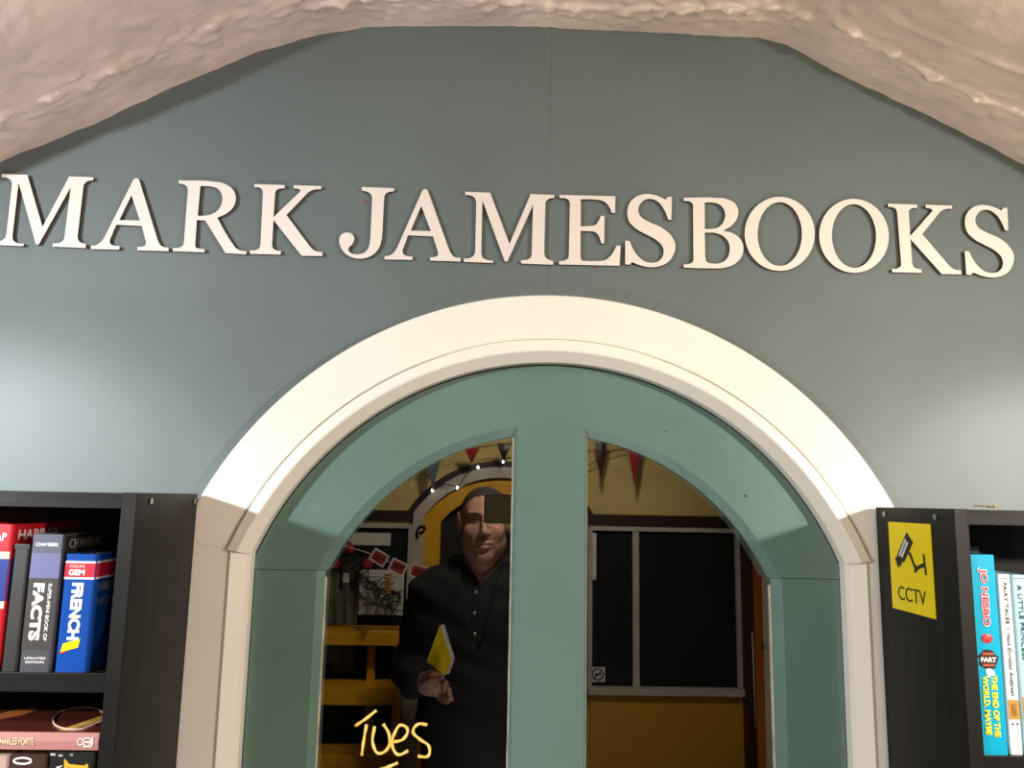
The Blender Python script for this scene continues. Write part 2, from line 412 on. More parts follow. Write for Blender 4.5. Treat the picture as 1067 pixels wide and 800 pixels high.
# cream putty line where paint meets glass
for (x, w, z1, nm) in ((XL1, .0016, 1.497, 'putty_line'), (XM0 - .0016, .0016, 1.682, 'putty_line'), (XM1, .0012, 1.682, 'putty_line'), (XR0 - .0016, .0016, 1.496, 'putty_line')):
    bm = bmesh.new(); zz = 0.9; k = 0
    pts_a, pts_b = [], []
    while zz < z1:
        wob = 0.0007 * noise.noise(Vector((x * 50, zz * 30, 0)))
        pts_a.append((x + min(0, wob), zz)); pts_b.append((x + w + max(0, wob), zz)); zz += 0.012
    pts_a.append((x, z1)); pts_b.append((x + w, z1))
    add_prism(bm, pts_a + pts_b[::-1], YG - .0035, YG - .0001)
    o = finish(nm, bm, M['putty'], dr)
# nail hole, chips and a drop of filler on the painted rail
def disc(name, x, z, r_, y, mat, parent, seg=10):
    bm = bmesh.new()
    add_prism(bm, [(x + math.cos(2 * PI * k / seg) * r_ * (1 + .25 * math.sin(k * 2.3)), z + math.sin(2 * PI * k / seg) * r_) for k in range(seg)], y - .0004, y + .0005)
    return finish(name, bm, mat, parent)
disc('nail_hole', 0.3368, 1.6100, .0016, YD, M['black'], dr)
disc('nail_hole', 0.2330, 1.6930, .0010, YD, M['black'], dr)
# hand painted opening day on the left pane
E_STROKES = [[(-0.1597, 1.3156), (-0.1467, 1.3242), (-0.1337, 1.3346)], [(-0.1451, 1.3178), (-0.1477, 1.2999), (-0.1495, 1.2808)],
 [(-0.135, 1.3158), (-0.1362, 1.2949), (-0.1288, 1.2836), (-0.1188, 1.288), (-0.1163, 1.3053), (-0.1244, 1.3188)],
 [(-0.1106, 1.2972), (-0.0987, 1.3009), (-0.094, 1.3127), (-0.102, 1.3175), (-0.1097, 1.3079), (-0.112, 1.2926), (-0.1046, 1.2825), (-0.092, 1.2872)],
 [(-0.0692, 1.3181), (-0.0813, 1.3185), (-0.087, 1.3102), (-0.0785, 1.3011), (-0.0661, 1.2918), (-0.0666, 1.2817), (-0.0799, 1.2808)],
 [(-0.1279, 1.2641), (-0.1161, 1.268), (-0.1042, 1.2729)], [(-0.1134, 1.2673), (-0.114, 1.2400)]]
bm = bmesh.new()
for st in E_STROKES:
    pts = spline([(x, z, 1) for x, z in st], closed=False, res=6)
    add_tube(bm, [(x, YG - .0006, z) for x, z in pts], [0.0018 * (1 + .15 * math.sin(i * 1.1)) for i in range(len(pts))], 8, 0.25)
lt = finish('painted_lettering', bm, M['paint_yellow'], gl); lt['label'] = 'yellow hand painted word on the left pane'

# ------------------------------------------------------------------ wall letters
LETTERS = {
 'J': [[(26.4,100.1),(70.1,99.7),(70.3,95.5),(62.0,93.6,1),(58.3,90.1,1),(57.2,83.8),(57.0,30.3),(54.1,17.1,1),(46.0,5.6,1),(34.4,0.3,1),(22.6,0.0,1),(10.5,5.2,1),(2.5,15.1,1),(0.0,25.2,1),(2.8,32.7,1),(10.0,35.4,1),(17.3,32.9,1),(20.0,26.5,1),(17.3,18.9,1),(12.7,12.5,1),(15.3,7.9,1),(21.2,5.6,1),(28.8,6.0,1),(36.1,9.8,1),(40.1,17.4,1),(41.3,27.5),(41.3,84.0),(39.7,89.5,1),(35.4,93.0,1),(26.6,95.0)]],
 'A': [[(46.9,97.9),(50.5,100.3,1),(54.5,98.1),(86.8,13.6),(91.8,7.0,1),(101.6,4.5),(101.7,0.0),(61.0,0.2),(60.9,4.5),(68.0,5.6,1),(71.1,8.1,1),(71.0,12.6),(63.8,33.7),(30.3,34.5),(23.8,13.5),(24.9,8.1,1),(29.1,5.8,1),(37.3,4.9),(37.5,0.4),(0.2,0.0),(0.0,4.3),(7.5,6.0,1),(13.1,10.9,1),(17.7,20.1)],[(46.4,76.0),(33.5,40.9),(60.7,41.1)]],
 'M': [[(0.0,99.0),(33.9,98.7),(61.5,27.2),(89.0,98.6),(121.0,98.2),(121.1,94.3),(113.4,92.4,1),(109.2,87.5),(108.4,15.4),(110.7,9.2,1),(115.1,6.6,1),(120.6,5.2),(120.6,0.0),(77.5,0.5),(77.4,4.8),(86.1,6.2,1),(90.8,10.0,1),(91.6,14.9),(92.5,83.5),(59.2,2.7),(55.7,2.6),(23.6,87.7),(23.9,13.0),(26.0,7.2,1),(31.3,4.2,1),(39.8,3.3),(39.9,0.1),(0.6,0.6),(0.5,4.6),(9.6,6.2,1),(14.5,10.4,1),(15.8,16.1),(15.3,84.5),(13.4,90.2,1),(8.3,93.7,1),(0.1,94.4)]],
 'E': [[(0.0,97.8),(76.5,98.4),(75.8,74.8),(71.4,74.6),(67.6,83.7,1),(59.8,90.9,1),(48.7,92.9,1),(29.0,92.7),(29.1,54.2),(39.0,54.8,1),(50.0,57.4,1),(53.7,63.0,1),(56.8,70.0),(61.6,69.7),(61.0,30.8),(57.1,31.1),(54.6,39.7,1),(49.3,46.4,1),(39.0,47.7,1),(29.1,47.6),(29.1,11.2),(30.7,6.7,1),(37.0,5.8,1),(50.1,6.0,1),(63.3,8.1,1),(70.9,15.2,1),(78.2,28.6),(83.5,28.3),(81.7,0.5),(0.6,0.0),(0.5,4.3),(8.8,6.1,1),(12.7,9.4,1),(13.5,14.6),(14.3,86.7),(12.9,90.8,1),(8.4,93.2,1),(0.0,93.6)]],
 'R': [[(0.0,100.0),(43.5,100.2,1),(59.9,97.8,1),(72.3,90.4,1),(77.7,78.4,1),(75.8,65.8,1),(67.3,56.0,1),(55.1,49.3),(76.7,15.7,1),(83.7,7.4,1),(89.6,4.9,1),(96.9,4.2),(97.2,0.0),(69.7,0.8),(39.6,45.2),(28.5,45.3),(29.1,10.7),(30.6,7.2,1),(34.8,6.0,1),(41.9,5.3),(42.2,1.1),(0.5,1.4),(0.1,5.6),(8.1,6.5,1),(13.0,9.8,1),(14.0,15.4),(13.4,86.2),(11.7,91.6,1),(7.3,94.5,1),(0.3,95.8)],[(29.4,93.1),(41.9,93.1,1),(52.5,90.2,1),(58.4,83.1,1),(59.9,72.2,1),(56.2,61.1,1),(47.1,54.0,1),(38.7,51.7,1),(29.3,51.2)]],
 'K': [[(0.0,98.1),(40.5,98.0),(40.8,93.4),(32.2,92.0,1),(29.0,88.9,1),(28.5,83.4),(28.5,52.4),(59.2,86.7),(62.0,90.9,1),(59.5,92.9,1),(52.9,93.8),(52.7,98.2),(89.6,98.2),(89.9,93.9),(79.9,92.6,1),(73.6,89.4,1),(68.3,83.5),(45.5,55.9),(78.2,14.6),(84.3,8.5,1),(89.1,6.6,1),(96.3,5.7),(96.6,0.4),(69.2,0.0),(28.8,48.3),(29.1,13.6),(31.1,8.7,1),(35.6,6.6,1),(41.2,5.7),(41.5,0.8),(0.7,0.7),(0.4,4.9),(8.4,6.3,1),(12.9,9.5,1),(13.8,14.9),(12.3,86.3),(10.4,91.1,1),(6.8,93.2,1),(0.3,93.7)]],
 'S': [[(64.4,100.2),(63.3,67.8),(58.9,67.6),(54.6,79.5,1),(47.6,90.4,1),(38.3,96.1,1),(28.0,95.3,1),(20.4,88.1,1),(17.9,78.4,1),(21.4,70.8,1),(32.2,64.0,1),(50.6,55.6,1),(62.6,45.2,1),(68.2,32.8,1),(66.3,20.2,1),(58.9,8.7,1),(47.2,2.0,1),(33.1,0.0,1),(18.2,3.0,1),(9.4,6.5),(6.1,2.6),(0.0,2.9),(0.1,36.0),(6.2,35.8),(10.2,25.9,1),(17.8,14.7,1),(27.0,7.7,1),(36.9,6.2,1),(46.4,9.4,1),(52.0,18.7,1),(51.0,28.9,1),(43.8,37.3,1),(29.5,45.4,1),(14.0,54.1,1),(5.2,64.1,1),(3.1,76.7,1),(6.4,89.6,1),(15.4,99.1,1),(27.6,103.2,1),(40.5,102.2,1),(56.1,96.2),(58.8,100.0)]],
 'B': [[(1.4,98.7),(44.3,100.1,1),(60.4,98.8,1),(72.1,92.8,1),(76.3,81.8,1),(72.6,68.3,1),(64.6,59.5,1),(54.9,53.7),(68.9,49.7,1),(78.7,41.5,1),(82.0,30.2,1),(78.0,15.7,1),(67.8,5.9,1),(52.9,0.9,1),(37.9,0.0,1),(0.0,0.0),(0.1,4.3),(8.2,5.5,1),(12.0,7.9,1),(13.4,13.3),(14.1,86.8),(12.9,91.4,1),(9.5,93.6,1),(1.3,94.3)],[(30.1,92.9),(42.4,93.1,1),(51.9,89.6,1),(57.7,80.1,1),(56.6,68.5,1),(50.2,59.3,1),(39.0,55.5,1),(29.6,55.0)],[(29.5,49.9),(43.7,49.9,1),(55.4,45.4,1),(62.1,36.5,1),(63.0,25.1,1),(59.0,14.0,1),(49.5,7.6,1),(38.9,6.6,1),(31.4,8.9,1),(29.4,16.1)]],
 'O': [[(96.6,53.6,1),(94.9,41.9,1),(90.9,30.7,1),(84.8,20.7,1),(76.8,12.2,1),(67.5,5.7,1),(57.2,1.6,1),(46.5,0.0,1),(35.9,1.0,1),(25.9,4.5,1),(17.0,10.4,1),(9.6,18.4,1),(4.2,28.1,1),(0.9,39.1,1),(0.0,50.7,1),(1.5,62.4,1),(5.4,73.7,1),(11.4,83.9,1),(19.3,92.5,1),(28.7,99.1,1),(39.1,103.4,1),(49.9,105.1,1),(60.7,104.1,1),(70.9,100.5,1),(79.9,94.4,1),(87.2,86.3,1),(92.7,76.4,1),(95.8,65.3,1)],[(78.8,52.7,1),(77.7,42.6,1),(75.1,33.0,1),(71.1,24.3,1),(66.1,17.1,1),(60.1,11.5,1),(53.5,8.0,1),(46.7,6.7,1),(40.0,7.6,1),(33.7,10.8,1),(28.1,15.9,1),(23.5,22.9,1),(20.1,31.4,1),(18.1,40.8,1),(17.6,50.9,1),(18.7,61.0,1),(21.2,70.7,1),(25.1,79.5,1),(30.2,86.9,1),(36.2,92.5,1),(42.8,96.1,1),(49.7,97.5,1),(56.5,96.6,1),(62.9,93.4,1),(68.6,88.1,1),(73.2,81.0,1),(76.5,72.4,1),(78.5,62.8,1)]],
}
LETTER_AT = [('M',-0.6596,1.9171),('A',-0.5325,1.9158),('R',-0.4256,1.9146),('K',-0.3246,1.9147),('J',-0.2071,1.9133),('A',-0.1459,1.9129),('M',-0.0408,1.9121),('E',0.0875,1.9128),('S',0.1771,1.9125),('B',0.2564,1.9133),('O',0.3407,1.9125),('O',0.4433,1.9128),('K',0.5411,1.9144),('S',0.6443,1.9116)]
HOW = ['letter M at the far left end of the lettering', 'letter A between the first M and the R', 'letter R between an A and a K', 'letter K after the R, just before the word gap',
 'letter J that starts the second word', 'letter A between the J and the second M', 'letter M between the second A and the E', 'letter E above the arch, left of an S', 'letter S between the E and the B',
 'letter B between the first S and an O', 'letter O next to the B', 'letter O just left of the last K', 'letter K between an O and the last S', 'letter S at the far right end of the lettering']
masters = {}
for k, loops in LETTERS.items():
    me = fill_mesh('sign_letter', [[(x / 1000, z / 1000) for x, z in spline(lp, True, 5)] for lp in loops], 0.0022)
    for v in me.vertices: v.co = FRONT @ v.co
    me.materials.append(M['letter']); me.materials.append(M['letter_edge'])
    for p in me.polygons: p.material_index = 0 if p.normal.y < -0.7 else 1
    masters[k] = me
RED = {0: (0.0165, 0.043), 2: (0.0610, 0.070), 4: (0.0315, 0.082), 7: (0.0500, -0.0015)}
for i, (k, x, z) in enumerate(LETTER_AT):
    o = bpy.data.objects.new('sign_letter', masters[k]); C.objects.link(o); o.location = (x, -0.0030, z)
    tag(o, 'cream serif ' + HOW[i], 'letter', 'cut-out letters on the wall')
    if i in RED:
        rx, rz = RED[i]
        d_ = disc('adhesive_blob', x + rx, z + rz, .0015, -0.0008, M['red'], o); d_['label'] = 'red adhesive showing at the letter edge'
# ------------------------------------------------------------------ bookcases
def bookcase(x_side, direction, shelves, label):
    """x_side: outer face next to the door; direction -1 runs left, +1 runs right"""
    W_, T, YF, YB, H = 0.80, 0.0155, -0.190, -0.0245, 1.599
    r = empty('bookcase', (x_side + direction * W_ / 2, (YF + YB) / 2, 0), label, 'bookcase', 'black bookcases flanking the door')
    for xa in (x_side, x_side + direction * (W_ - T)):
        a, b = sorted((xa, xa + direction * T))
        box('side_panel', (a, YF, 0), (b, YB, H), [M['black_wood']], r, 0.0008)
    a, b = sorted((x_side + direction * T, x_side + direction * (W_ - T)))
    box('top_board', (a, YF + .001, H - .0165), (b, YB, H - .0008), M['black_wood_front'], r, 0.0006)
    for z in shelves: box('shelf', (a, YF + .0015, z - .0185), (b, YB - .004, z), M['black_wood_front'], r, 0.0006)
    box('plinth', (a, YF + .01, 0), (b, YF + .026, shelves[-1] - .0185), M['black_wood_front'], r)
    box('back_panel', (a, YB - .004, shelves[-1]), (b, YB - .001, H - .0165), M['dark'], r)
    return r
bl = bookcase(-0.360, -1, [1.4205, 1.110, 0.80, 0.46, 0.10], 'black-brown bookcase standing left of the door')
br = bookcase(0.493, 1, [1.3515, 1.05, 0.74, 0.42, 0.10], 'black-brown bookcase right of the door with a yellow sign on its side')
def screw(x, y, z, sx, par):
    bm = bmesh.new()
    prof_ = [(0.0, 0.0032), (0.0009, 0.0030), (0.0013, 0.0018), (0.0013, 0.0)]
    segs = 14; rows = []
    for d, r_ in prof_:
        rows.append([bm.verts.new((x + sx * (.0014 - d), y + math.cos(2 * PI * k / segs) * r_, z + math.sin(2 * PI * k / segs) * r_)) for k in range(segs)] if r_ else None)
    for a, b in ((0, 1), (1, 2)):
        for k in range(segs): bm.faces.new((rows[a][k], rows[a][(k + 1) % segs], rows[b][(k + 1) % segs], rows[b][k]))
    bm.faces.new(rows[0])
    add_box(bm, (x + sx * .0013 - .0002, y - .0022, z - .0003), (x + sx * .0013 + .0002, y + .0022, z + .0003), mi=1)
    add_box(bm, (x + sx * .0013 - .0002, y - .0003, z - .0022), (x + sx * .0013 + .0002, y + .0003, z + .0022), mi=1)
    o = finish('screw', bm, [M['screw'], M['black']], par); o['label'] = 'silver cross-head screw'
screw(-0.360, -0.158, 1.5904, 1, bl); screw(-0.360, -0.0351, 1.5901, 1, bl)
screw(0.493, -0.156, 1.5896, -1, br); screw(0.493, -0.0466, 1.5906, -1, br)

# ------------------------------------------------------------------ books
def mk(col, rough=0.35, **k): return material('book_colour', col, rough, **k)
def book(name, label, x0, x1, z0, z1, yf, depth, cover, group, round_=0.003, side=None, pages=None):
    """upright book: spine faces the alley; cover is a folded shell, the page block sits inside"""
    r = empty(name, ((x0 + x1) / 2, yf + depth / 2, z0), label, 'book', group)
    t = 0.0012; rr = min(round_, (x1 - x0) / 2.1)
    out = [(x0, yf + depth)] + [(x0 + rr - rr * math.cos(a), yf + rr - rr * math.sin(a)) for a in [PI / 2 * k / 4 for k in range(5)]] \
        + [(x1 - rr + rr * math.sin(a), yf + rr - rr * math.cos(a)) for a in [PI / 2 * k / 4 for k in range(5)]] + [(x1, yf + depth)]
    inn = [(x1 - t, yf + depth), (x1 - t, yf + t + rr), (x0 + t, yf + t + rr), (x0 + t, yf + depth)]
    pl = out + inn
    bm = bmesh.new()
    lo = [bm.verts.new((x, y, z0)) for x, y in pl]; hi = [bm.verts.new((x, y, z1)) for x, y in pl]
    for j in range(len(pl)):
        f = bm.faces.new((lo[j], lo[(j + 1) % len(pl)], hi[(j + 1) % len(pl)], hi[j])); f.smooth = False
    bm.faces.new(lo); bm.faces.new(hi[::-1])
    c = finish('cover', bm, cover, r)
    box('page_block', (x0 + t, yf + t + rr, z0 + .001), (x1 - t, yf + depth - .003, z1 - .0025), M['pages'] if pages is None else pages, r)
    return r, c
def band(par, x0, x1, z0, z1, yf, col, name='spine_band', side_depth=0.0):
    bm = bmesh.new(); add_box(bm, (x0 + .0008, yf - .00025, z0), (x1 - .0008, yf + .0004, z1))
    if side_depth: add_box(bm, (x1 - .0004, yf + .0018, z0), (x1 + .00022, yf + side_depth, z1))
    return finish(name, bm, col, par)
GL = 'books upright on the upper left shelf'
YF = -0.185; SZ = 1.4205
cr, cb, cw = mk((0.62, 0.012, 0.025)), mk((0.015, 0.035, 0.22)), mk((0.75, 0.62, 0.42))
b, c = book('dictionary', 'thick red, cream and blue book at the left picture edge on the upper left shelf', -0.530, -0.4845, SZ, 1.5645, YF, 0.135, cr, GL)
band(b, -0.530, -0.4845, 1.5300, 1.5370, YF, cw); band(b, -0.530, -0.4845, 1.4880, 1.5300, YF, cb, side_depth=.09); band(b, -0.530, -0.4845, 1.4810, 1.4880, YF, cw)
text('cover_lettering', 'HARRAP', (-0.4843, YF + .046, 1.5535), .072, .0105, M['white'], b, SIDE, .01)
text('spine_lettering', 'HARRAP', (-0.507, YF - .0005, 1.552), .034, .008, M['white'], b, FRONT, .01)
b, c = book('paperback', 'plain black book between the red and blue book and the grey facts book', -0.4820, -0.4660, SZ, 1.5440, YF + .001, 0.115, mk((0.018, 0.017, 0.016), 0.5), GL)
box('wrap_edge', (-0.4815, YF + .0006, 1.5400), (-0.4665, YF + .0035, 1.5448), mk((0.05, 0.048, 0.045), 0.3), b, .0004)
b, c = book('reference_book', 'chunky grey-brown book of facts with a violet-blue spine top', -0.4640, -0.4330, SZ, 1.5555, YF, 0.105, mk((0.075, 0.072, 0.085)), GL)
vi, gb, cvd = mk((0.145, 0.155, 0.30)), mk((0.095, 0.105, 0.150)), mk((0.030, 0.027, 0.026))
band(b, -0.4640, -0.4330, 1.5365, 1.5548, YF, gb); band(b, -0.4640, -0.4330, 1.5115, 1.5365, YF, vi); band(b, -0.4640, -0.4330, 1.4420, 1.5115, YF, mk((0.060, 0.053, 0.050)))
band(b, -0.4332, -0.4330, SZ + .001, 1.5540, YF + .004, cvd, 'front_cover_print', .098)
text('spine_title', 'FACTS', (-0.4520, YF - .0005, 1.4785), .056, .0110, M['white'], b, DOWN, .05)
text('spine_subtitle', 'SUPER-MINI BOOK OF', (-0.4410, YF - .0005, 1.4785), .056, .0036, M['white'], b, DOWN, .01)
text('publisher_lettering', 'CHAMBERS', (-0.4485, YF - .0005, 1.5450), .0225, .0034, M['white'], b, FRONT, .02)
text('edition_lettering', 'UPDATED', (-0.4485, YF - .0005, 1.4335), .021, .0022, M['white'], b, FRONT, .01)
text('edition_lettering', 'EDITION', (-0.4485, YF - .0005, 1.4298), .018, .0022, M['white'], b, FRONT, .01)
text('cover_lettering', 'CHAMBERS', (-0.4325, YF + .045, 1.5455), .066, .0095, mk((0.30, 0.30, 0.30)), b, SIDE, .0)
b, c = book('dictionary', 'small blue French dictionary with red and white bands, nearest the bookcase side', -0.4290, -0.3975, SZ, 1.5360, YF, 0.080, mk((0.008, 0.070, 0.36), 0.25), GL)
rd, wh = mk((0.62, 0.02, 0.05)), M['white']
band(b, -0.4290, -0.3975, 1.5270, 1.5290, YF, wh, side_depth=.076); band(b, -0.4290, -0.3975, 1.5130, 1.5270, YF, rd, side_depth=.076); band(b, -0.4290, -0.3975, 1.5110, 1.5130, YF, wh, side_depth=.076)
text('series_lettering', 'COLLINS', (-0.4160, YF - .0005, 1.5240), .0150, .0026, M['white'], b, FRONT, .0)
text('series_lettering', 'GEM', (-0.4160, YF - .0005, 1.5178), .0160, .0060, M['white'], b, FRONT, .04)
text('spine_title', 'FRENCH', (-0.4135, YF - .0005, 1.4795), .056, .0118, M['white'], b, DOWN, .05)
text('cover_lettering', 'FRENCH', (-0.3973, YF + .040, 1.5025), .060, .0090, mk((0.16, 0.17, 0.19)), b, SIDE, .02)
text('cover_lettering', 'DICTIONARY', (-0.3973, YF + .040, 1.4880), .060, .0070, mk((0.12, 0.13, 0.15)), b, SIDE, .01)
def quad_plate(name, pts, y, mat, par): 
    bm = bmesh.new(); add_prism(bm, pts, y - .0005, y); return finish(name, bm, mat, par)
quad_plate('price_sticker', [(-0.4245, 1.4395), (-0.4075, 1.4445), (-0.4060, 1.4530), (-0.4228, 1.4480)], YF, M['yellow'], b)
quad_plate('sticker_edge', [(-0.4250, 1.4378), (-0.4190, 1.4398), (-0.4192, 1.4412), (-0.4245, 1.4396)], YF - .0001, mk((0.6, 0.03, 0.01)), b)

# books in the lower left compartment: three upright, one lying across them
GL2 = 'books upright on the lower left shelf'
SZ2 = 1.110
def vb(name, label, x0, x1, z1, cov, depth=.13): return book(name, label, x0, x1, SZ2, z1, YF, depth, cov, GL2)[0]
b = vb('paperback', 'pink-brown book at the left picture edge under the lying memoir', -0.512, -0.4640, 1.3415, mk((0.50, 0.33, 0.30)))
text('spine_title', 'STORIES', (-0.488, YF - .0005, 1.285), .06, .012, M['white'], b, DOWN, .02)
b = vb('paperback', 'dark brown book with a white ring at the top of its spine', -0.4620, -0.4270, 1.3430, mk((0.050, 0.028, 0.022)))
bm = bmesh.new(); add_tube(bm, [(-0.4500 + .0085 * math.cos(a), YF - .0004, 1.3368 + .0028 * math.sin(a)) for a in [2 * PI * k / 20 for k in range(21)]], .0010, 6, .4)
finish('spine_ring', bm, M['white'], b)
b = vb('paperback', 'black book with yellow trumpet print below the lying memoir', -0.4250, -0.3800, 1.3455, mk((0.020, 0.022, 0.021), 0.25))
ye = mk((0.75, 0.45, 0.04))
text('spine_lettering', 'W', (-0.4140, YF - .0005, 1.3300), .0065, .0060, M['white'], b, DOWN, .02)
flat_shape('trumpet_print', [(-.014, .010), (-.0115, .0085), (-.009, .0055), (.006, .0040), (.008, .0060), (.010, .0045), (.0095, -.003), (.005, -.004), (.0045, .000), (-.0005, .0005), (-.001, -.008), (-.0035, -.008), (-.004, .001), (-.009, .0025), (-.0115, .000), (-.013, -.0005)], (-0.3960, YF - .0004, 1.3290), ye, b)
for k, (xa, xb, za, c3) in enumerate(((-.4240, -.4190, 1.3440, (.5, .5, .48)), (-.4160, -.4120, 1.3432, (.45, .42, .4)), (-.4050, -.4020, 1.3440, (.3, .3, .3)))):
    box('worn_edge', (xa, YF - .0004, za - .0020), (xb, YF + .001, za), mk(c3), b)
# lying memoir
r = empty('hardback_memoir', (-0.45, -0.13, 1.349), 'pink-spined book lying flat on top of the upright books, lower left shelf', 'book')
zf0, zf1, xf0, xf1, yf0, yf1 = 1.3478, 1.3640, -0.590, -0.3775, -0.1865, -0.060
pink, mar = mk((0.50, 0.235, 0.220), 0.35), mk((0.085, 0.018, 0.012), 0.3)
bm = bmesh.new(); pl = [(yf1, zf0), (yf0, zf0), (yf0 - .0012, (zf0 + zf1) / 2), (yf0, zf1), (yf1, zf1), (yf1, zf1 - .0013), (yf0 + .003, zf1 - .0013), (yf0 + .003, zf0 + .0013), (yf1, zf0 + .0013)]
A_ = [bm.verts.new((xf0, y, z)) for y, z in pl]; B_ = [bm.verts.new((xf1, y, z)) for y, z in pl]
for j in range(len(pl)): bm.faces.new((A_[j], A_[(j + 1) % len(pl)], B_[(j + 1) % len(pl)], B_[j]))
bm.faces.new(A_); bm.faces.new(B_[::-1]); finish('cover', bm, pink, r)
box('page_block', (xf0 + .003, yf0 + .003, zf0 + .0013), (xf1 - .003, yf1 - .003, zf1 - .0013), M['pages'], r)
box('cover_print', (xf0 + .0005, yf0 + .0006, zf1 - .0002), (xf1 - .0005, yf1 - .0008, zf1 + .0004), mar, r)
TOPF = Matrix(((1, 0, 0), (0, 1, 0), (0, 0, 1)))
flat_shape('cover_figure', [(-.10, .000), (-.060, .022), (-.035, .052), (-.028, .085), (-.045, .088), (-.060, .055), (-.10, .035)], (-0.4500, yf0 + .008, zf1 + .0006), mk((0.50, 0.16, 0.04), 0.3), r, TOPF)
flat_shape('cover_stripe', [(.005, .002), (.016, .002), (.045, .085), (.032, .085)], (-0.4250, yf0 + .004, zf1 + .0006), mk((0.70, 0.40, 0.08), 0.3), r, TOPF)
bm = bmesh.new(); add_tube(bm, [(-0.4220 + .030 * math.cos(a), yf0 + .047 + .035 * math.sin(a) - .02 * math.cos(a), zf1 + .0008) for a in [2 * PI * k / 28 for k in range(29)]], .0013, 6, .4)
add_tube(bm, [(-0.4000, yf0 + .010, zf1 + .0008), (-0.3900, yf0 + .050, zf1 + .0008), (-0.3830, yf0 + .085, zf1 + .0008)], .0011, 6)
finish('cover_line_drawing', bm, mk((0.62, 0.40, 0.34), 0.4), r)
text('spine_lettering', 'CHARLES FORTE', (-0.4580, yf0 - .0014, 1.3558), .036, .0064, mk((0.80, 0.66, 0.42)), r, FRONT, .015)
bm = bmesh.new(); yy = yf0 - .0015
for cx_, w_ in ((-.3945, .0030), (-.3880, .0040)):
    add_tube(bm, [(cx_ + w_ * math.cos(a), yy, 1.3558 + w_ * math.sin(a)) for a in [2 * PI * k / 16 for k in range(17)]], .0006, 5)
add_box(bm, (-.3905, yy - .0003, 1.3550), (-.3840, yy + .0003, 1.3562)); add_box(bm, (-.3838, yy - .0003, 1.3520), (-.3826, yy + .0003, 1.3605)); add_box(bm, (-.3920, yy - .0003, 1.3510), (-.3835, yy + .0003, 1.3518))
finish('publisher_mark', bm, M['white'], r)

# right bookcase
GR = 'books upright on the right shelf'
SZ3 = 1.3515; YR = -0.184
cy = mk((0.005, 0.42, 0.66), 0.3); rdl = mk((0.80, 0.05, 0.06), 0.4); yl = mk((0.92, 0.80, 0.05), 0.4)
b, c = book('storybook', 'bright cyan children\'s book with red and yellow spine writing', 0.5095, 0.5375, SZ3, 1.5515, YR, 0.125, cy, GR, 0.002)
tp = text('author_lettering', 'JO NESBO', (0.5228, YR - .0006, 1.5080), .060, .0105, mk((0.75, 0.90, 0.95)), b, DOWN, .075)
text('author_lettering', 'JO NESBO', (0.5228, YR - .0009, 1.5080), .058, .0090, rdl, b, DOWN, .03)
bm = bmesh.new(); bmesh.ops.create_icosphere(bm, subdivisions=2, radius=1.0)
for v in bm.verts: v.co = Vector((0.5232 + v.co.x * .0064, YR - .0002 + v.co.y * .0009, 1.4660 + v.co.z * .0050))
finish('tomato_print', bm, rdl, b, True)
disc('roundel_print', 0.5228, 1.4450, .0100, YR - .0002, mk((0.05, 0.015, 0.012)), b, 20)
for dz in (-.0055, .0058):
    box('roundel_stripe', (0.5165, YR - .0009, 1.4450 + dz - .0012), (0.5290, YR - .0002, 1.4450 + dz + .0012), mk((0.45, 0.12, 0.06)), b)
text('roundel_lettering', 'FART', (0.5228, YR - .0010, 1.4450), .0165, .0050, M['white'], b, FRONT, .04)
flat_shape('splash_print', [(-.004, .003), (.001, .004), (.005, .001), (.006, -.004), (.002, -.003), (-.001, -.006), (-.003, -.002)], (0.5230, YR - .0005, 1.4325), M['white'], b)
text('spine_title', 'THE END OF THE', (0.5272, YR - .0006, 1.3990), .060, .0066, yl, b, DOWN, .04)
text('spine_title', 'WORLD. MAYBE', (0.5180, YR - .0006, 1.4000), .058, .0066, yl, b, DOWN, .04)
bw = mk((0.78, 0.80, 0.80), 0.4)
b, c = book('storybook', 'white fairy tales book with a gold-brown band beside the cyan book', 0.5405, 0.5535, SZ3, 1.5315, YR + .001, 0.120, bw, GR, 0.0015)
gd = mk((0.52, 0.29, 0.06), 0.4); gk = mk((0.10, 0.12, 0.13))
band(b, 0.5405, 0.5535, 1.3860, 1.4050, YR + .001, gd)
text('spine_title', 'FAIRY TALES', (0.5470, YR + .0004, 1.5020), .042, .0035, gk, b, DOWN, .0)
disc('spine_dot', 0.5470, 1.4760, .0008, YR + .0008, gk, b)
text('author_lettering', 'Hans Christian Andersen', (0.5470, YR + .0004, 1.4400), .062, .0035, gk, b, DOWN, .0)
for xx in (.5445, .5495): disc('spine_dot', xx, 1.3815, .0009, YR + .0008, M['black'], b)
text('band_lettering', 'CLASSICS', (0.5470, YR + .0003, 1.3955), .012, .0045, mk((0.36, 0.19, 0.04)), b, DOWN, .0)
box('spine_rule', (0.5425, YR + .0004, 1.5272), (0.5515, YR + .0012, 1.5278), gk, b)
lb = mk((0.42, 0.68, 0.76), 0.4)
b, c = book('storybook', 'pale blue and white book at the right picture edge, right of the fairy tales book', 0.5560, 0.5720, SZ3, 1.5310, YR + .001, 0.120, lb, GR, 0.0015)
band(b, 0.5560, 0.5720, 1.3860, 1.4080, YR + .001, gd)
band(b, 0.5560, 0.5720, SZ3 + .001, 1.3860, YR + .001, bw)
text('spine_title', 'A LITTLE PRINCESS', (0.5625, YR + .0004, 1.4830), .076, .0045, mk((0.03, 0.10, 0.14)), b, DOWN, .0)
box('spine_rule', (0.5575, YR + .0004, 1.5272), (0.5700, YR + .0012, 1.5278), gk, b)
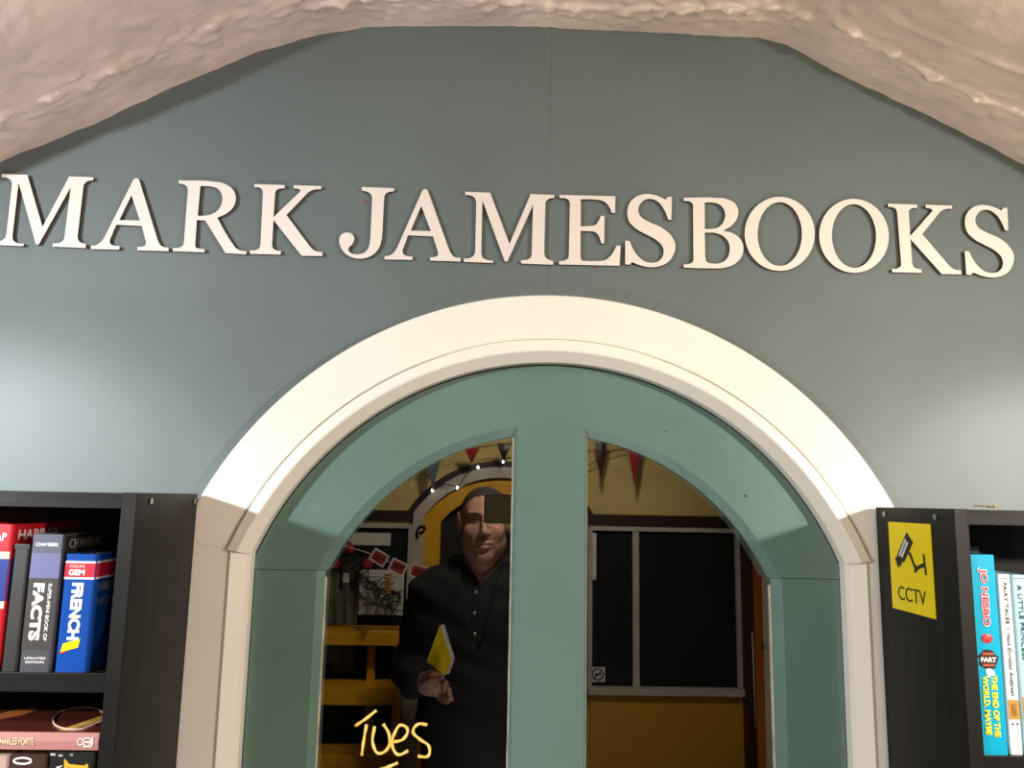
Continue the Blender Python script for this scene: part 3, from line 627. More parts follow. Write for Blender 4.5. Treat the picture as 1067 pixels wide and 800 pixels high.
b, c = book('picture_book', 'dark blue and green book seen above and behind the fairy tales book', 0.5430, 0.6000, SZ3, 1.5535, -0.0620, 0.022, mk((0.025, 0.07, 0.16), 0.3), None, 0.0015)
quad_plate('cover_patch', [(0.5440, 1.5300), (0.5600, 1.5320), (0.5560, 1.5525), (0.5440, 1.5530)], -0.0620, mk((0.14, 0.24, 0.36)), b)
quad_plate('cover_patch', [(0.5780, 1.5200), (0.5990, 1.5200), (0.5990, 1.5500), (0.5760, 1.5480)], -0.0620, mk((0.12, 0.26, 0.09)), b)

# small scrap of wire lying on top of the right bookcase
tube_pts = [(0.541 + .0035 * k, -0.150 + .006 * math.sin(k * 1.9), 1.6012 + .0022 * abs(math.sin(k * 1.3))) for k in range(9)]
tag(tube('wire_scrap', tube_pts, .0009, mk((0.40, 0.28, 0.12), 0.3), None, 6), 'thin crinkled gold wire lying on top of the right bookcase', 'wire')

# ------------------------------------------------------------------ cctv sign on the bookcase side
YB_, YA_, ZT, ZB = -0.0560, -0.1456, 1.5815, 1.4792
sg = empty('security_sign', (0.4925, (YA_ + YB_) / 2, (ZT + ZB) / 2), 'yellow CCTV warning sign on the side of the right bookcase', 'sign')
bm = bmesh.new(); add_box(bm, (0.4918, YA_, ZB), (0.49295, YB_, ZT)); 
finish('panel', bm, M['yellow'], sg)
def sgp(u, v): return ((u - .5) * (YB_ - YA_), (0.5 - v) * (ZT - ZB))
cen = (0.4916, (YA_ + YB_) / 2, (ZT + ZB) / 2)
def sgshape(name, pts, mat=M['black'], off=0.0): flat_shape(name, [sgp(*p) for p in pts], (cen[0] - off, cen[1], cen[2]), mat, sg, SIGN, 0.0002)
sgshape('camera_print', [(.46, .105), (.60, .215), (.355, .455), (.315, .44), (.275, .505), (.235, .475), (.225, .53), (.16, .48), (.175, .455), (.135, .435), (.165, .395), (.205, .400), (.195, .375)])
sgshape('bracket_print', [(.475, .340), (.530, .325), (.600, .440), (.655, .475), (.815, .425), (.835, .465), (.660, .515), (.640, .545), (.590, .545), (.600, .500)])
sgshape('wall_plate_print', [(.810, .330), (.850, .330), (.880, .550), (.840, .555)])
for k, (a, b2) in enumerate((((.43, .185), (.25, .385)), ((.475, .215), (.31, .395)))):
    du, dv = .017, .014
    for j in range(9):
        t0, t1 = j / 9 + .01, j / 9 + .085
        p = lambda t: (a[0] + (b2[0] - a[0]) * t, a[1] + (b2[1] - a[1]) * t)
        (ua, va), (ub, vb_) = p(t0), p(t1)
        sgshape('small_print', [(ua - du, va - dv * .5), (ua + du, va + dv * .7), (ub + du, vb_ + dv * .7), (ub - du, vb_ - dv * .5)], M['white'], .0003)
text('cctv_lettering', 'CCTV', (cen[0], cen[1] + (.5 - .50) * 0, ZT - (ZT - ZB) * .805), .0590, .0160, M['black'], sg, SIGN, .0)
# ------------------------------------------------------------------ the shop across the alley (seen mirrored in the panes)
YO = -2.20
def oprism(name, poly, y0, y1, mat, parent=None): return prism(name, poly, y0, y1, mat, parent)
# wall_back with an arched opening
AX, AZ, R_O, R_W, R_Y, R_I = 0.055, 1.302, 0.455, 0.429, 0.385, 0.318
def archpts(r_, zb, n_=28):
    hw = r_ - 0.070; a0 = math.acos(hw / r_)
    return [(AX - hw, zb)] + [(AX + r_ * math.cos(PI - a0 + (2 * a0 - PI) * k / n_), AZ + r_ * math.sin(PI - a0 + (2 * a0 - PI) * k / n_)) for k in range(n_ + 1)] + [(AX + hw, zb)]
bm = bmesh.new()
hole = archpts(R_W - .01, 0.0)
mid = len(hole) // 2
left = [(-2.42, 0)] + hole[:mid + 1] + [(AX, 2.5), (-2.42, 2.5)]
rightp = [(2.42, 0), (2.42, 2.5), (AX, 2.5)] + hole[mid:]
add_prism(bm, left, YO - .06, YO); add_prism(bm, rightp, YO - .06, YO)
tag(finish('wall_back', bm, M['cream']), 'cream-yellow wall of the shop opposite', kind='structure')
def ring_obj(name, r0, r1, y0, y1, mat, par, zb=0.0):
    bm = bmesh.new(); a = archpts(r1, zb); b = archpts(r0, zb)
    f = lambda pts, y: [bm.verts.new((x, y, z)) for x, z in pts]
    a0, a1, b0, b1 = f(a, y0), f(a, y1), f(b, y0), f(b, y1)
    for k in range(len(a) - 1):
        for P, Q in ((a0, a1), (a1, b1), (b1, b0), (b0, a0)): bm.faces.new((P[k], P[k + 1], Q[k + 1], Q[k]))
    bm.faces.new((a0[0], a1[0], b1[0], b0[0])); bm.faces.new((a0[-1], b0[-1], b1[-1], a1[-1]))
    return finish(name, bm, mat, par)
t2 = empty('trim_2', (AX, YO, 0), 'off-white and black arch trim of the shop opposite', kind='structure')
ring_obj('arch_moulding', R_Y, R_W, YO, YO + .035, M['frame_white'], t2)
ring_obj('black_arch_band', R_W, R_O, YO, YO + .012, M['maroon'], t2, 1.500)
for (x0, x1) in ((-1.9, -0.318), (0.428, 1.9)):
    box('black_band', (x0, YO, 1.500), (x1, YO + .011, 1.545), M['maroon'], t2)
d2 = empty('door_2', (AX, YO, 0), 'mustard yellow arched doorway of the shop opposite', kind='structure')
ring_obj('yellow_frame', R_I, R_Y, YO - .04, YO + .012, M['ochre'], d2)
prism('dark_pane', archpts(R_I, 0.9), YO - .035, YO - .03, M['dark'], d2)
box('lower_panel', (AX - R_I, YO - .04, 0), (AX + R_I, YO - .02, 0.9), M['ochre'], d2)
# white board inside the arch, seen beside the man
# windows of the opposite shop
def owin(n_, x0, x1, z0, z1, bars, label):
    w = empty('window_%d' % n_, ((x0 + x1) / 2, YO, z0), label, kind='structure')
    bm = bmesh.new(); t = .017
    add_box(bm, (x0, YO, z1 - t), (x1, YO + .03, z1), .001); add_box(bm, (x0, YO, z0), (x1, YO + .05, z0 + .026), .001)
    add_box(bm, (x0, YO, z0 + .026), (x0 + t, YO + .03, z1 - t), .001); add_box(bm, (x1 - t, YO, z0 + .026), (x1, YO + .03, z1 - t), .001)
    for xb in bars: add_box(bm, (xb - .013, YO, z0 + .026), (xb + .013, YO + .025, z1 - t), .001)
    finish('window_frame', bm, M['frame_white'], w)
    box('pane', (x0 + t, YO + .002, z0 + .026), (x1 - t, YO + .008, z1 - t), M['dark_glass'], w)
    return w
M['dark_glass'] = material('dark_window_glass', (0.010, 0.011, 0.012), 0.5, 0.2, spec=0.2)
owin(1, 0.4170, 1.045, 0.837, 1.496, [0.614], 'dark right window of the shop opposite')
owin(2, -1.30, -0.305, 0.600, 1.490, [-0.98], 'dark left window of the shop opposite')
box('wall_panel', (0.427, YO, 0.0), (1.045, YO + .022, 0.832), M['ochre_dark'])['kind'] = 'structure'
bpy.data.objects['wall_panel'].name = 'trim_3'
p = empty('door_post', (1.12, YO, 0), 'varnished brown wooden post with dark side, right of the opposite window', 'post')
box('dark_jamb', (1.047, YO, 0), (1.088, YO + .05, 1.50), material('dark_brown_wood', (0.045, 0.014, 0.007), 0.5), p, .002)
box('post_face', (1.088, YO, 0), (1.190, YO + .07, 1.50), M['brown'], p, .003)
tube('white_cord', [(1.080, YO + .053, 1.09), (1.081, YO + .054, .95), (1.083, YO + .053, .72)], .003, M['paper'], p, 6)
disc('dark_knob', 1.120, 1.035, .012, YO + .0705, M['black'], p)

# mustard shelf unit in front of the left window
su = empty('display_shelf', (-0.52, YO + .1, 0), 'mustard yellow painted shelf unit outside the shop opposite', 'shelf')
for z0, z1 in ((1.041, 1.092), (0.825, 0.889), (0.588, 0.650), (0.30, 0.36)):
    box('shelf_board', (-1.0, YO + .052, z0), (-0.322, YO + .20, z1), M['ochre'], su, .003)
for x0, w_ in ((-0.455, .030), (-1.0, .035), (-0.352, .030)):
    box('upright', (x0, YO + .07, 0.0), (x0 + w_, YO + .11, 1.041), M['ochre'], su, .002)
# stickers, posters, notes
st = empty('no_smoking_sticker', (0.460, YO + .0095, 0.907), 'white square no smoking sticker low in the right window opposite', 'sticker')
box('backing', (0.431, YO + .0082, 0.878), (0.489, YO + .0092, 0.936), M['paper'], st)
bm = bmesh.new(); add_tube(bm, [(0.460 + .022 * math.cos(a), YO + .010, 0.907 + .022 * math.sin(a)) for a in [2 * PI * k / 24 for k in range(25)]], .0028, 6, .4)
add_tube(bm, [(0.445, YO + .010, 0.892), (0.475, YO + .010, 0.922)], .0026, 6, .4)
finish('prohibition_ring', bm, M['black'], st)
box('cigarette_print', (0.447, YO + .0095, 0.904), (0.474, YO + .0105, 0.911), M['black'], st)
def poster(name, label, x0, x1, z0, z1, y, lines=0):
    r_ = empty(name, ((x0 + x1) / 2, y, z0), label, 'poster')
    bm = bmesh.new(); add_box(bm, (x0, y, z0), (x1, y + .0012, z1), .0003, 1)
    for v in bm.verts: v.co.y += .004 * math.sin((v.co.x - x0) * 9)
    finish('sheet', bm, M['paper'], r_)
    for k in range(lines):
        z = z1 - .03 - k * (z1 - z0 - .05) / max(1, lines)
        box('printed_line', (x0 + .02, y + .0050, z), (x1 - .02 - .02 * (k % 3), y + .0058, z + .003), mk((0.25, 0.25, 0.24)), r_)
    return r_
poster('paper_notice', 'wide white notice taped high in the left window opposite', -0.565, -0.395, 1.402, 1.452, YO + .010)
poster('paper_notice', 'large white printed sheet in the left window opposite', -0.515, -0.333, 1.127, 1.305, YO + .012, 6)
poster('paper_notice', 'pale narrow sheet at the left edge of the right window opposite', 0.432, 0.452, 1.28, 1.47, YO + .010)
tg = empty('paper_tag', (-0.56, YO + .06, 1.25), 'small white paper tag hanging at far left of the window opposite', 'tag')
box('card', (-0.572, YO + .060, 1.257), (-0.547, YO + .0612, 1.294), M['paper'], tg)
tube('string', [(-0.559, YO + .0606, 1.290), (-0.560, YO + .0606, 1.33), (-0.566, YO + .0606, 1.36)], .0012, M['putty'], tg, 5)
bm = bmesh.new(); add_tube(bm, [(-0.570, YO + .06, 1.32), (-0.562, YO + .062, 1.335), (-0.572, YO + .06, 1.35)], [.006, .010, .006], 8)
finish('orange_bead', bm, mk((0.5, 0.14, 0.02)), tg)
# dark evergreen garland
random.seed(4)
bm = bmesh.new()
for k in range(420):
    t = random.random(); cx_ = -0.66 + .32 * t; cz_ = 1.375 - .16 * t + .05 * math.sin(t * 6) + random.gauss(0, .022); cy_ = YO + .085 + random.gauss(0, .015)
    a = random.random() * 2 * PI; l = random.uniform(.015, .04)
    d = Vector((math.cos(a), random.uniform(-.4, .6), math.sin(a) - .2)).normalized() * l; q = Vector((cx_, cy_, cz_)); w_ = Vector((-d.z, 0, d.x)).normalized() * .0028
    vs = [bm.verts.new(v) for v in (q - w_, q + w_, q + d)]; bm.faces.new(vs)
gar = empty('evergreen_garland', (-0.5, YO + .085, 1.3), 'dark evergreen garland draped across the left window opposite', 'garland')
finish('needles', bm, material('dark_green_needles', (0.035, 0.050, 0.030), .7, .5, 20), gar, recalc=False)
tube('stem', [(-0.66, YO + .085, 1.375), (-0.58, YO + .085, 1.385), (-0.50, YO + .085, 1.29), (-0.42, YO + .085, 1.235), (-0.34, YO + .085, 1.22)], .006, M['maroon'], gar, 6)
for x, z in ((-0.545, 1.39), (-0.47, 1.33), (-.60, 1.33)):
    bm = bmesh.new(); bmesh.ops.create_icosphere(bm, subdivisions=2, radius=.022)
    for v in bm.verts: v.co = Vector((x + v.co.x, YO + .11 + v.co.y * .6, z + v.co.z * (1.3 if v.co.z > 0 else .8)))
    finish('red_bauble', bm, M['crimson'], gar, True)
# grey cloth hanging behind the shelf unit
bm = bmesh.new(); gx = 14; gz = 10; grid = []
for s_ in (0, .003):
    grid.append([[bm.verts.new((-.640 + .125 * i / gx, YO + .022 + .008 * math.sin(i * 1.4 + j * .2) - s_, .905 + .42 * j / gz)) for i in range(gx + 1)] for j in range(gz + 1)])
for s_ in (0, 1):
    for j in range(gz):
        for i in range(gx): bm.faces.new((grid[s_][j][i], grid[s_][j][i + 1], grid[s_][j + 1][i + 1], grid[s_][j + 1][i]))
for i in range(gx):
    for j in (0, gz): bm.faces.new((grid[0][j][i], grid[0][j][i + 1], grid[1][j][i + 1], grid[1][j][i]))
for j in range(gz):
    for i in (0, gx): bm.faces.new((grid[0][j][i], grid[0][j + 1][i], grid[1][j + 1][i], grid[1][j][i]))
tag(finish('hanging_cloth', bm, material('grey_green_cloth', (0.13, 0.125, 0.085), .9, .3, 6), None, True), 'dull grey-green cloth hanging at the far left behind the yellow shelf opposite', 'cloth')
# garland of printed cards
YC = 0.04 - 1.90
cg = empty('card_garland', (-0.30, YC, 1.33), 'string of white-bordered red picture cards sloping down to the right', 'garland')
tube('cord', [(-0.62, YC, 1.455), (-0.50, YC, 1.412), (-0.427, YC, 1.392), (-0.355, YC, 1.363), (-0.28, YC, 1.338), (-0.20, YC, 1.330), (-.10, YC, 1.335), (.06, YC, 1.36)], .0018, M['putty'], cg, 5)
cards = [(-0.3940, 1.3790, -30), (-0.3240, 1.3460, -24), (-0.2490, 1.3310, -14), (-0.1890, 1.3190, 2)]
for x, z, a in cards:
    R_ = Matrix.Rotation(math.radians(-a), 4, 'Y')
    def rot(bm): 
        for v in bm.verts: v.co = Matrix.Translation((x, YC + .004, z)) @ R_ @ v.co
    bm = bmesh.new(); add_box(bm, (-.031, 0, -.024), (.031, .0012, .024)); rot(bm); cd = finish('card', bm, M['paper'], cg)
    bm = bmesh.new(); add_box(bm, (-.025, .0010, -.018), (.025, .0018, .018)); rot(bm); finish('card_picture', bm, M['crimson'], cd)
    bm = bmesh.new(); add_tube(bm, [(-.012, .002, -.008), (-.004, .002, .006), (.008, .002, -.002), (.016, .002, .009)], .0035, 6, .3); rot(bm); finish('card_figure', bm, M['black'], cd)
ts = []
bm = bmesh.new()
for k in range(70):
    t = k / 69; ts.append((-0.359 + .013 * math.cos(t * 42) * (1 - .3 * t), YC + .013 * math.sin(t * 42), 1.322 - .075 * t))
add_tube(bm, ts, .0035, 6)
tag(finish('spiral_ornament', bm, mk((0.50, 0.20, 0.03), 0.3)), 'orange-gold spiral ornament hanging below the picture cards', 'ornament')
# pennants
def pennant(par, x, z, w_, h_, y, mat, tilt=0):
    bm = bmesh.new(); nseg = 6; rows = []
    for k in range(nseg + 1):
        t = k / nseg; hw = w_ / 2 * (1 - t) + .001
        rows.append([(x + tilt * t - hw, y + .006 * math.sin(t * 4), z - h_ * t), (x + tilt * t, y + .006 * math.sin(t * 4) + .004 * (1 - t), z - h_ * t), (x + tilt * t + hw, y + .006 * math.sin(t * 4), z - h_ * t)])
    F_ = [[bm.verts.new(p) for p in r_] for r_ in rows]; Bk = [[bm.verts.new((p[0], p[1] - .001, p[2])) for p in r_] for r_ in rows]
    for k in range(nseg):
        for j in range(2):
            bm.faces.new((F_[k][j], F_[k + 1][j], F_[k + 1][j + 1], F_[k][j + 1])); bm.faces.new((Bk[k][j], Bk[k][j + 1], Bk[k + 1][j + 1], Bk[k + 1][j]))
        for j in (0, 2): bm.faces.new((F_[k][j], Bk[k][j], Bk[k + 1][j], F_[k + 1][j]))
    for k in (0, nseg):
        for j in range(2): bm.faces.new((F_[k][j], F_[k][j + 1], Bk[k][j + 1], Bk[k][j]))
    return finish('pennant', bm, mat, par)
bt = empty('bunting', (0.15, YO + .12, 1.87), 'dark red and blue triangular bunting across the shop opposite', 'bunting')
YBn = YO + .12
tube('cord', [(-.75, YBn, 1.74), (-.42, YBn, 1.765), (-.22, YBn, 1.775), (0.05, YBn, 1.82), (0.35, YBn, 1.85), (0.59, YBn, 1.865), (0.9, YBn, 1.85), (1.3, YBn, 1.88)], .002, M['maroon'], bt, 5)
for x, z, w_, h_, k_ in ((-.222, 1.785, .07, .15, 'navy'), (0.59, 1.868, .065, .205, 'crimson'), (0.455, 1.862, .06, .17, 'maroon'), (-.07, 1.80, .06, .06, 'crimson'), (.06, 1.822, .06, .07, 'maroon'), (-.40, 1.767, .06, .13, 'crimson'), (0.76, 1.86, .065, .11, 'maroon'), (.95, 1.852, .06, .12, 'navy')):
    pennant(bt, x, z, w_, h_, YBn + .001, M[k_])
# fairy lights
sl = empty('fairy_lights', (-0.1, YO + .05, 1.68), 'dark cable of tiny white fairy lights around the opposite arch', 'string lights')
YLt = YO + .055
cab = [(-.75, 1.62), (-.52, 1.69), (-.36, 1.705), (-.29, 1.702), (-.235, 1.672), (-.228, 1.636), (-.18, 1.655), (-.126, 1.650), (-.09, 1.70), (-.045, 1.735), (.01, 1.75), (.058, 1.760), (.15, 1.785), (.40, 1.74), (.50, 1.80), (.8, 1.81)]
sp = spline([(x, z, 1) for x, z in cab], closed=False, res=5)
tube('cable', [(x, YLt, z) for x, z in sp], .0022, M['black'], sl, 5)
tube('cable_loop', [(x_, YLt - .015, z_) for x_, z_ in spline([(-.284, 1.435, 1), (-.286, 1.460, 1), (-.272, 1.482, 1), (-.255, 1.478, 1), (-.262, 1.462, 1), (-.276, 1.455, 1)], False, 5)], .0055, M['black'], sl, 6)
M['bulb'] = material('lit_white_led', (0.85, 0.93, 1.0), 0.4, emit=28)
for x, z in ((-.301, 1.702), (-.228, 1.632), (-.126, 1.646), (-.045, 1.731), (.058, 1.756), (-.599, 1.655), (.47, 1.785), (.15, 1.785)):
    bm = bmesh.new(); bmesh.ops.create_icosphere(bm, subdivisions=2, radius=.0045)
    for v in bm.verts: v.co = Vector((x, YLt + .004, z - .004)) + Vector((v.co.x, v.co.y, v.co.z * 1.3))
    finish('bulb', bm, M['bulb'], sl, True)

# ------------------------------------------------------------------ the photographer (sdf -> one continuous skin)
def surface_nets(f, lo, hi, h, name, mat, parent=None):
    nx, ny, nz = [int(round((hi[i] - lo[i]) / h)) + 1 for i in range(3)]
    X = (lo[0] + np.arange(nx) * h)[:, None, None]; Y = (lo[1] + np.arange(ny) * h)[None, :, None]; Z = (lo[2] + np.arange(nz) * h)[None, None, :]
    D = f(X, Y, Z).astype(np.float32)
    S = D < 0
    c = np.stack([S[i:nx - 1 + i, j:ny - 1 + j, k:nz - 1 + k] for i in (0, 1) for j in (0, 1) for k in (0, 1)])
    act = c.any(0) & ~c.all(0)
    idx = -np.ones(act.shape, dtype=np.int64); cells = np.argwhere(act); idx[act] = np.arange(len(cells))
    acc = np.zeros((len(cells), 3)); cnt = np.zeros(len(cells))
    i0, j0, k0 = cells.T
    for ax in range(3):
        o1, o2 = [a for a in range(3) if a != ax]
        for a in (0, 1):
            for b in (0, 1):
                s = [0, 0, 0]; s[o1] = a; s[o2] = b; e = list(s); e[ax] = 1
                d0 = D[i0 + s[0], j0 + s[1], k0 + s[2]]; d1 = D[i0 + e[0], j0 + e[1], k0 + e[2]]
                m = (d0 < 0) != (d1 < 0); t = np.where(m, d0 / np.where(m, d0 - d1, 1), 0)
                p = np.array(s, dtype=float)[None, :].repeat(len(cells), 0); p[:, ax] += t
                acc[m] += p[m]; cnt[m] += 1
    V = (cells + acc / np.maximum(cnt, 1)[:, None]) * h + np.array(lo)
    F_ = []
    for ax in range(3):
        o1, o2 = [(1, 2), (2, 0), (0, 1)][ax]
        sl0 = [slice(None)] * 3; sl1 = [slice(None)] * 3; sl0[ax] = slice(0, -1); sl1[ax] = slice(1, None)
        A, B = S[tuple(sl0)], S[tuple(sl1)]
        E_ = np.argwhere(A != B); E_ = E_[(E_[:, o1] > 0) & (E_[:, o2] > 0) & (E_[:, o1] < D.shape[o1] - 1) & (E_[:, o2] < D.shape[o2] - 1)]
        if not len(E_): continue
        inside = A[tuple(E_.T)]
        def cell(d1_, d2_):
            q = E_.copy(); q[:, o1] -= d1_; q[:, o2] -= d2_; return idx[tuple(q.T)]
        q = np.stack([cell(1, 1), cell(0, 1), cell(0, 0), cell(1, 0)], 1)
        q[~inside] = q[~inside][:, ::-1]
        F_.append(q)
    F_ = np.concatenate(F_)
    me = bpy.data.meshes.new(name); me.from_pydata(V.tolist(), [], F_.tolist()); me.update()
    return link_mesh(name, me, mat, parent, True)
def smin(a, b, k):
    h = np.clip(0.5 + 0.5 * (b - a) / k, 0, 1); return b * (1 - h) + a * h - k * h * (1 - h)
def smax(a, b, k): return -smin(-a, -b, k)
def ell(X, Y, Z, c, r):
    a, b, d = (X - c[0]) / r[0], (Y - c[1]) / r[1], (Z - c[2]) / r[2]
    k0 = np.sqrt(a * a + b * b + d * d); a2, b2, d2 = a / r[0], b / r[1], d / r[2]
    return k0 * (k0 - 1) / np.maximum(np.sqrt(a2 * a2 + b2 * b2 + d2 * d2), 1e-6)
def cap(X, Y, Z, a, b, ra, rb):
    a = np.array(a, float); b = np.array(b, float); d = b - a
    t = np.clip(((X - a[0]) * d[0] + (Y - a[1]) * d[1] + (Z - a[2]) * d[2]) / (d @ d), 0, 1)
    return np.sqrt((X - a[0] - d[0] * t) ** 2 + (Y - a[1] - d[1] * t) ** 2 + (Z - a[2] - d[2] * t) ** 2) - (ra + (rb - ra) * t)
HX, HY, HZ = -0.010, -1.435, 1.535      # head: x centre, ear line, eye height
TW = 1.0
def headf(X, Y, Z):
    x, y, z = (X - HX), (Y - HY), (Z - HZ); ax = np.abs(x)
    d = ell(x, y, z, (0, -.014, .022), (.074, .092, .077))
    d = smin(d, ell(x, y, z, (0, .030, -.045), (.062, .056, .084)), .03)
    d = smin(d, ell(ax, y, z, (.043, .004, -.072), (.024, .036, .030)), .03)
    d = smin(d, ell(x, y, z, (0, .064, -.112), (.027, .020, .018)), .022)
    d = smin(d, ell(ax, y, z, (.040, .058, -.034), (.022, .020, .020)), .02)
    d = smin(d, cap(ax, y, z, (.012, .082, .020), (.044, .070, .020), .009, .009), .012)
    d = smax(d, -ell(ax, y, z, (.031, .094, .000), (.020, .020, .013)), .012)
    d = smin(d, ell(ax, y, z, (.031, .069, .001), (.014, .012, .009)), .006)
    d = smin(d, cap(x, y, z, (0, .083, .008), (0, .104, -.036), .007, .0105), .010)
    d = smin(d, ell(ax, y, z, (.012, .094, -.040), (.008, .010, .007)), .006)
    d = smin(d, ell(x, y, z, (0, .082, -.068), (.027, .014, .0065)), .006)
    d = smin(d, ell(x, y, z, (0, .082, -.081), (.022, .013, .0070)), .006)
    d = smax(d, -cap(ax, y, z, (0, .100, -.0745), (.028, .088, -.0765), .0055, .003), .004)
    d = smax(d, -cap(ax, y, z, (.020, .098, -.045), (.036, .082, -.070), .003, .003), .006)
    e = ell(ax - .0785 + .20 * y, y, z, (0, -.006, -.010), (.012, .019, .032))
    e = smax(e, -ell(ax, y, z, (.090, .002, -.010), (.007, .011, .020)), .006)
    d = smin(d, e, .010)
    d = smin(d, cap(x, y, z, (0, -.022, -.075), (0, -.050, -.215), .056, .064), .03)
    d = smin(d, cap(ax, y, z, (.045, -.03, -.10), (.016, .010, -.195), .014, .012), .02)
    return d
SH_L, EL_L, WR_L = (-.178, -1.475, 1.300), (-.225, -1.520, 1.055), (-.195, -1.305, 1.068)
SH_R, EL_R, WR_R = (.160, -1.475, 1.300), (.192, -1.330, 1.130), (.178, -1.090, 1.440)
def fingers(X, Y, Z, d):
    # left hand: palm, four curled fingers under the book, thumb in front of it
    d = smin(d, ell(X, Y, Z, (-.152, -1.288, 1.070), (.040, .030, .036)), .02)
    F4 = [((-.128, -1.275, 1.090), (-.108, -1.255, 1.076), (-.112, -1.235, 1.062), .0095), ((-.124, -1.280, 1.074), (-.100, -1.262, 1.056), (-.094, -1.240, 1.046), .0098),
          ((-.128, -1.286, 1.058), (-.106, -1.268, 1.040), (-.090, -1.248, 1.036), .0094), ((-.138, -1.292, 1.044), (-.118, -1.276, 1.028), (-.102, -1.262, 1.024), .0085)]
    for a, b, c, r in F4: d = smin(d, smin(cap(X, Y, Z, a, b, r * 1.1, r), cap(X, Y, Z, b, c, r, r * .8), .004), .007)
    d = smin(d, smin(cap(X, Y, Z, (-.160, -1.268, 1.084), (-.142, -1.232, 1.100), .014, .011), cap(X, Y, Z, (-.142, -1.232, 1.100), (-.118, -1.218, 1.104), .011, .009), .006), .010)
    # right hand around the end of the phone
    d = smin(d, ell(X, Y, Z, (.172, -1.052, 1.532), (.022, .024, .042)), .02)
    for k, z in enumerate((1.598, 1.578, 1.558, 1.540)):
        r = .0088 - .0006 * k
        d = smin(d, smin(cap(X, Y, Z, (.170, -1.045, z - .018), (.168, -1.008, z - .008), r * 1.1, r), cap(X, Y, Z, (.168, -1.008, z - .008), (.138, -.996, z), r, r * .85), .004), .006)
    d = smin(d, smin(cap(X, Y, Z, (.168, -1.062, 1.515), (.146, -1.040, 1.545), .013, .011), cap(X, Y, Z, (.146, -1.040, 1.545), (.120, -1.034, 1.565), .011, .009), .006), .010)
    return d
def armsf(X, Y, Z, d, g=0.0, k=.03):
    for s, e, w in ((SH_L, EL_L, WR_L), (SH_R, EL_R, WR_R)):
        d = smin(d, cap(X, Y, Z, s, e, .050 + g, .042 + g), k)
        w2 = w if g == 0 else tuple(np.array(e) + (np.array(w) - np.array(e)) * .93)
        d = smin(d, cap(X, Y, Z, e, w2, .042 + g, .027 + g * .9), .02)
    return d
def torsof(X, Y, Z, g=0.0):
    d = ell(X, Y, Z, (-.010, -1.485, 1.205), (.168 + g, .105 + g, .190 + g))
    d = smin(d, cap(X, Y, Z, (-.135, -1.480, 1.305), (.115, -1.480, 1.305), .058 + g, .058 + g), .05)
    d = smin(d, cap(X, Y, Z, (-.075, -1.475, 1.350), (.055, -1.475, 1.350), .045 + g * .6, .045 + g * .6), .05)
    d = smin(d, ell(X, Y, Z, (-.010, -1.480, .960), (.158 + g, .112 + g, .150 + g)), .08)
    return d
def legsf(X, Y, Z, d, g=0.0):
    ax = np.abs(X + .010)
    d = smin(d, cap(ax, Y, Z, (.082, -1.480, .880), (.092, -1.475, .480), .082 + g, .055 + g), .04)
    return smin(d, cap(ax, Y, Z, (.092, -1.475, .480), (.100, -1.490, .090), .054 + g, .036 + g), .02)
def bodyf(X, Y, Z):
    out = torsof(X, Y, Z)
    out = legsf(X, Y, Z, out)
    ax = np.abs(X + .010)
    out = smin(out, cap(ax, Y, Z, (.100, -1.490, .050), (.112, -1.370, .035), .036, .026), .02)
    out = armsf(X, Y, Z, out)
    iz = int(np.searchsorted(Z[0, 0], 1.30)); out[:, :, iz:] = smin(out[:, :, iz:], headf(X, Y, Z[:, :, iz:]), .012)
    i0 = int(np.searchsorted(Z[0, 0], .97)); out[:, :, i0:] = fingers(X, Y, Z[:, :, i0:], out[:, :, i0:])
    return out
pe = empty('person', (-0.01, -1.48, 0), 'man in black coat with raised phone and lowered book, reflected in the left pane', 'person')
surface_nets(bodyf, (-.300, -1.620, -.004), (.310, -.970, 1.660), .0046, 'body', M['skin'], pe)
def hairf(X, Y, Z):
    x, y, z = (X - HX), (Y - HY), (Z - HZ)
    d = ell(x, y, z, (0, -.016, .024), (.0762, .0938, .0790))
    cut = (.036 - z) + np.where(y > .02, (y - .02) * 1.05, (y - .02) * 1.3)
    cut = np.maximum(cut, y - .064 + np.abs(x + .01) * .20) + .004 * np.sin(x * 260 + z * 90) * np.sin(y * 210)
    return np.maximum(d, cut)
surface_nets(hairf, (-.105, -1.560, 1.46), (.085, -1.330, 1.650), .0035, 'hair', M['hair'], pe)
def folds(X, Y, Z, amp=.004):
    return amp * (np.sin(X * 31 + Z * 23 + 1.3 * np.sin(Z * 17)) * np.sin(Z * 41 - Y * 29) + .6 * np.sin(Z * 77 + X * 40))
def coatf(X, Y, Z):
    d = torsof(X, Y, Z, .020)
    d = smin(d, ell(X, Y, Z, (-.010, -1.480, .90), (.190, .140, .22)), .06)
    d = armsf(X, Y, Z, d, .020, .035)
    d = smin(d, cap(X, Y, Z, tuple(np.array(EL_L) + (np.array(WR_L) - np.array(EL_L)) * .80), tuple(np.array(EL_L) + (np.array(WR_L) - np.array(EL_L)) * .93), .056, .050), .01)
    # collar
    col = np.abs(np.sqrt(((X + .010) / 1.15) ** 2 + (Y + 1.478) ** 2) - .078) - .010
    col = np.maximum(np.maximum(col, Z - 1.415 - .12 * (-(Y + 1.478))), 1.31 - Z)
    d = smin(d, col, .012)
    d = d + folds(X, Y, Z)
    # open front
    v = np.maximum(np.abs(X + .022) - np.maximum(0, (Z - 1.130) * .24), -(Y + 1.44))
    d = np.maximum(d, -v)
    d = np.maximum(d, -(cap(X, Y, Z, (-.010, -1.46, 1.36), (-.010, -1.46, 1.60), .062, .066)))
    return np.maximum(d, .72 - Z)
surface_nets(coatf, (-.330, -1.660, .70), (.345, -1.050, 1.460), .0060, 'coat', M['coat'], pe)
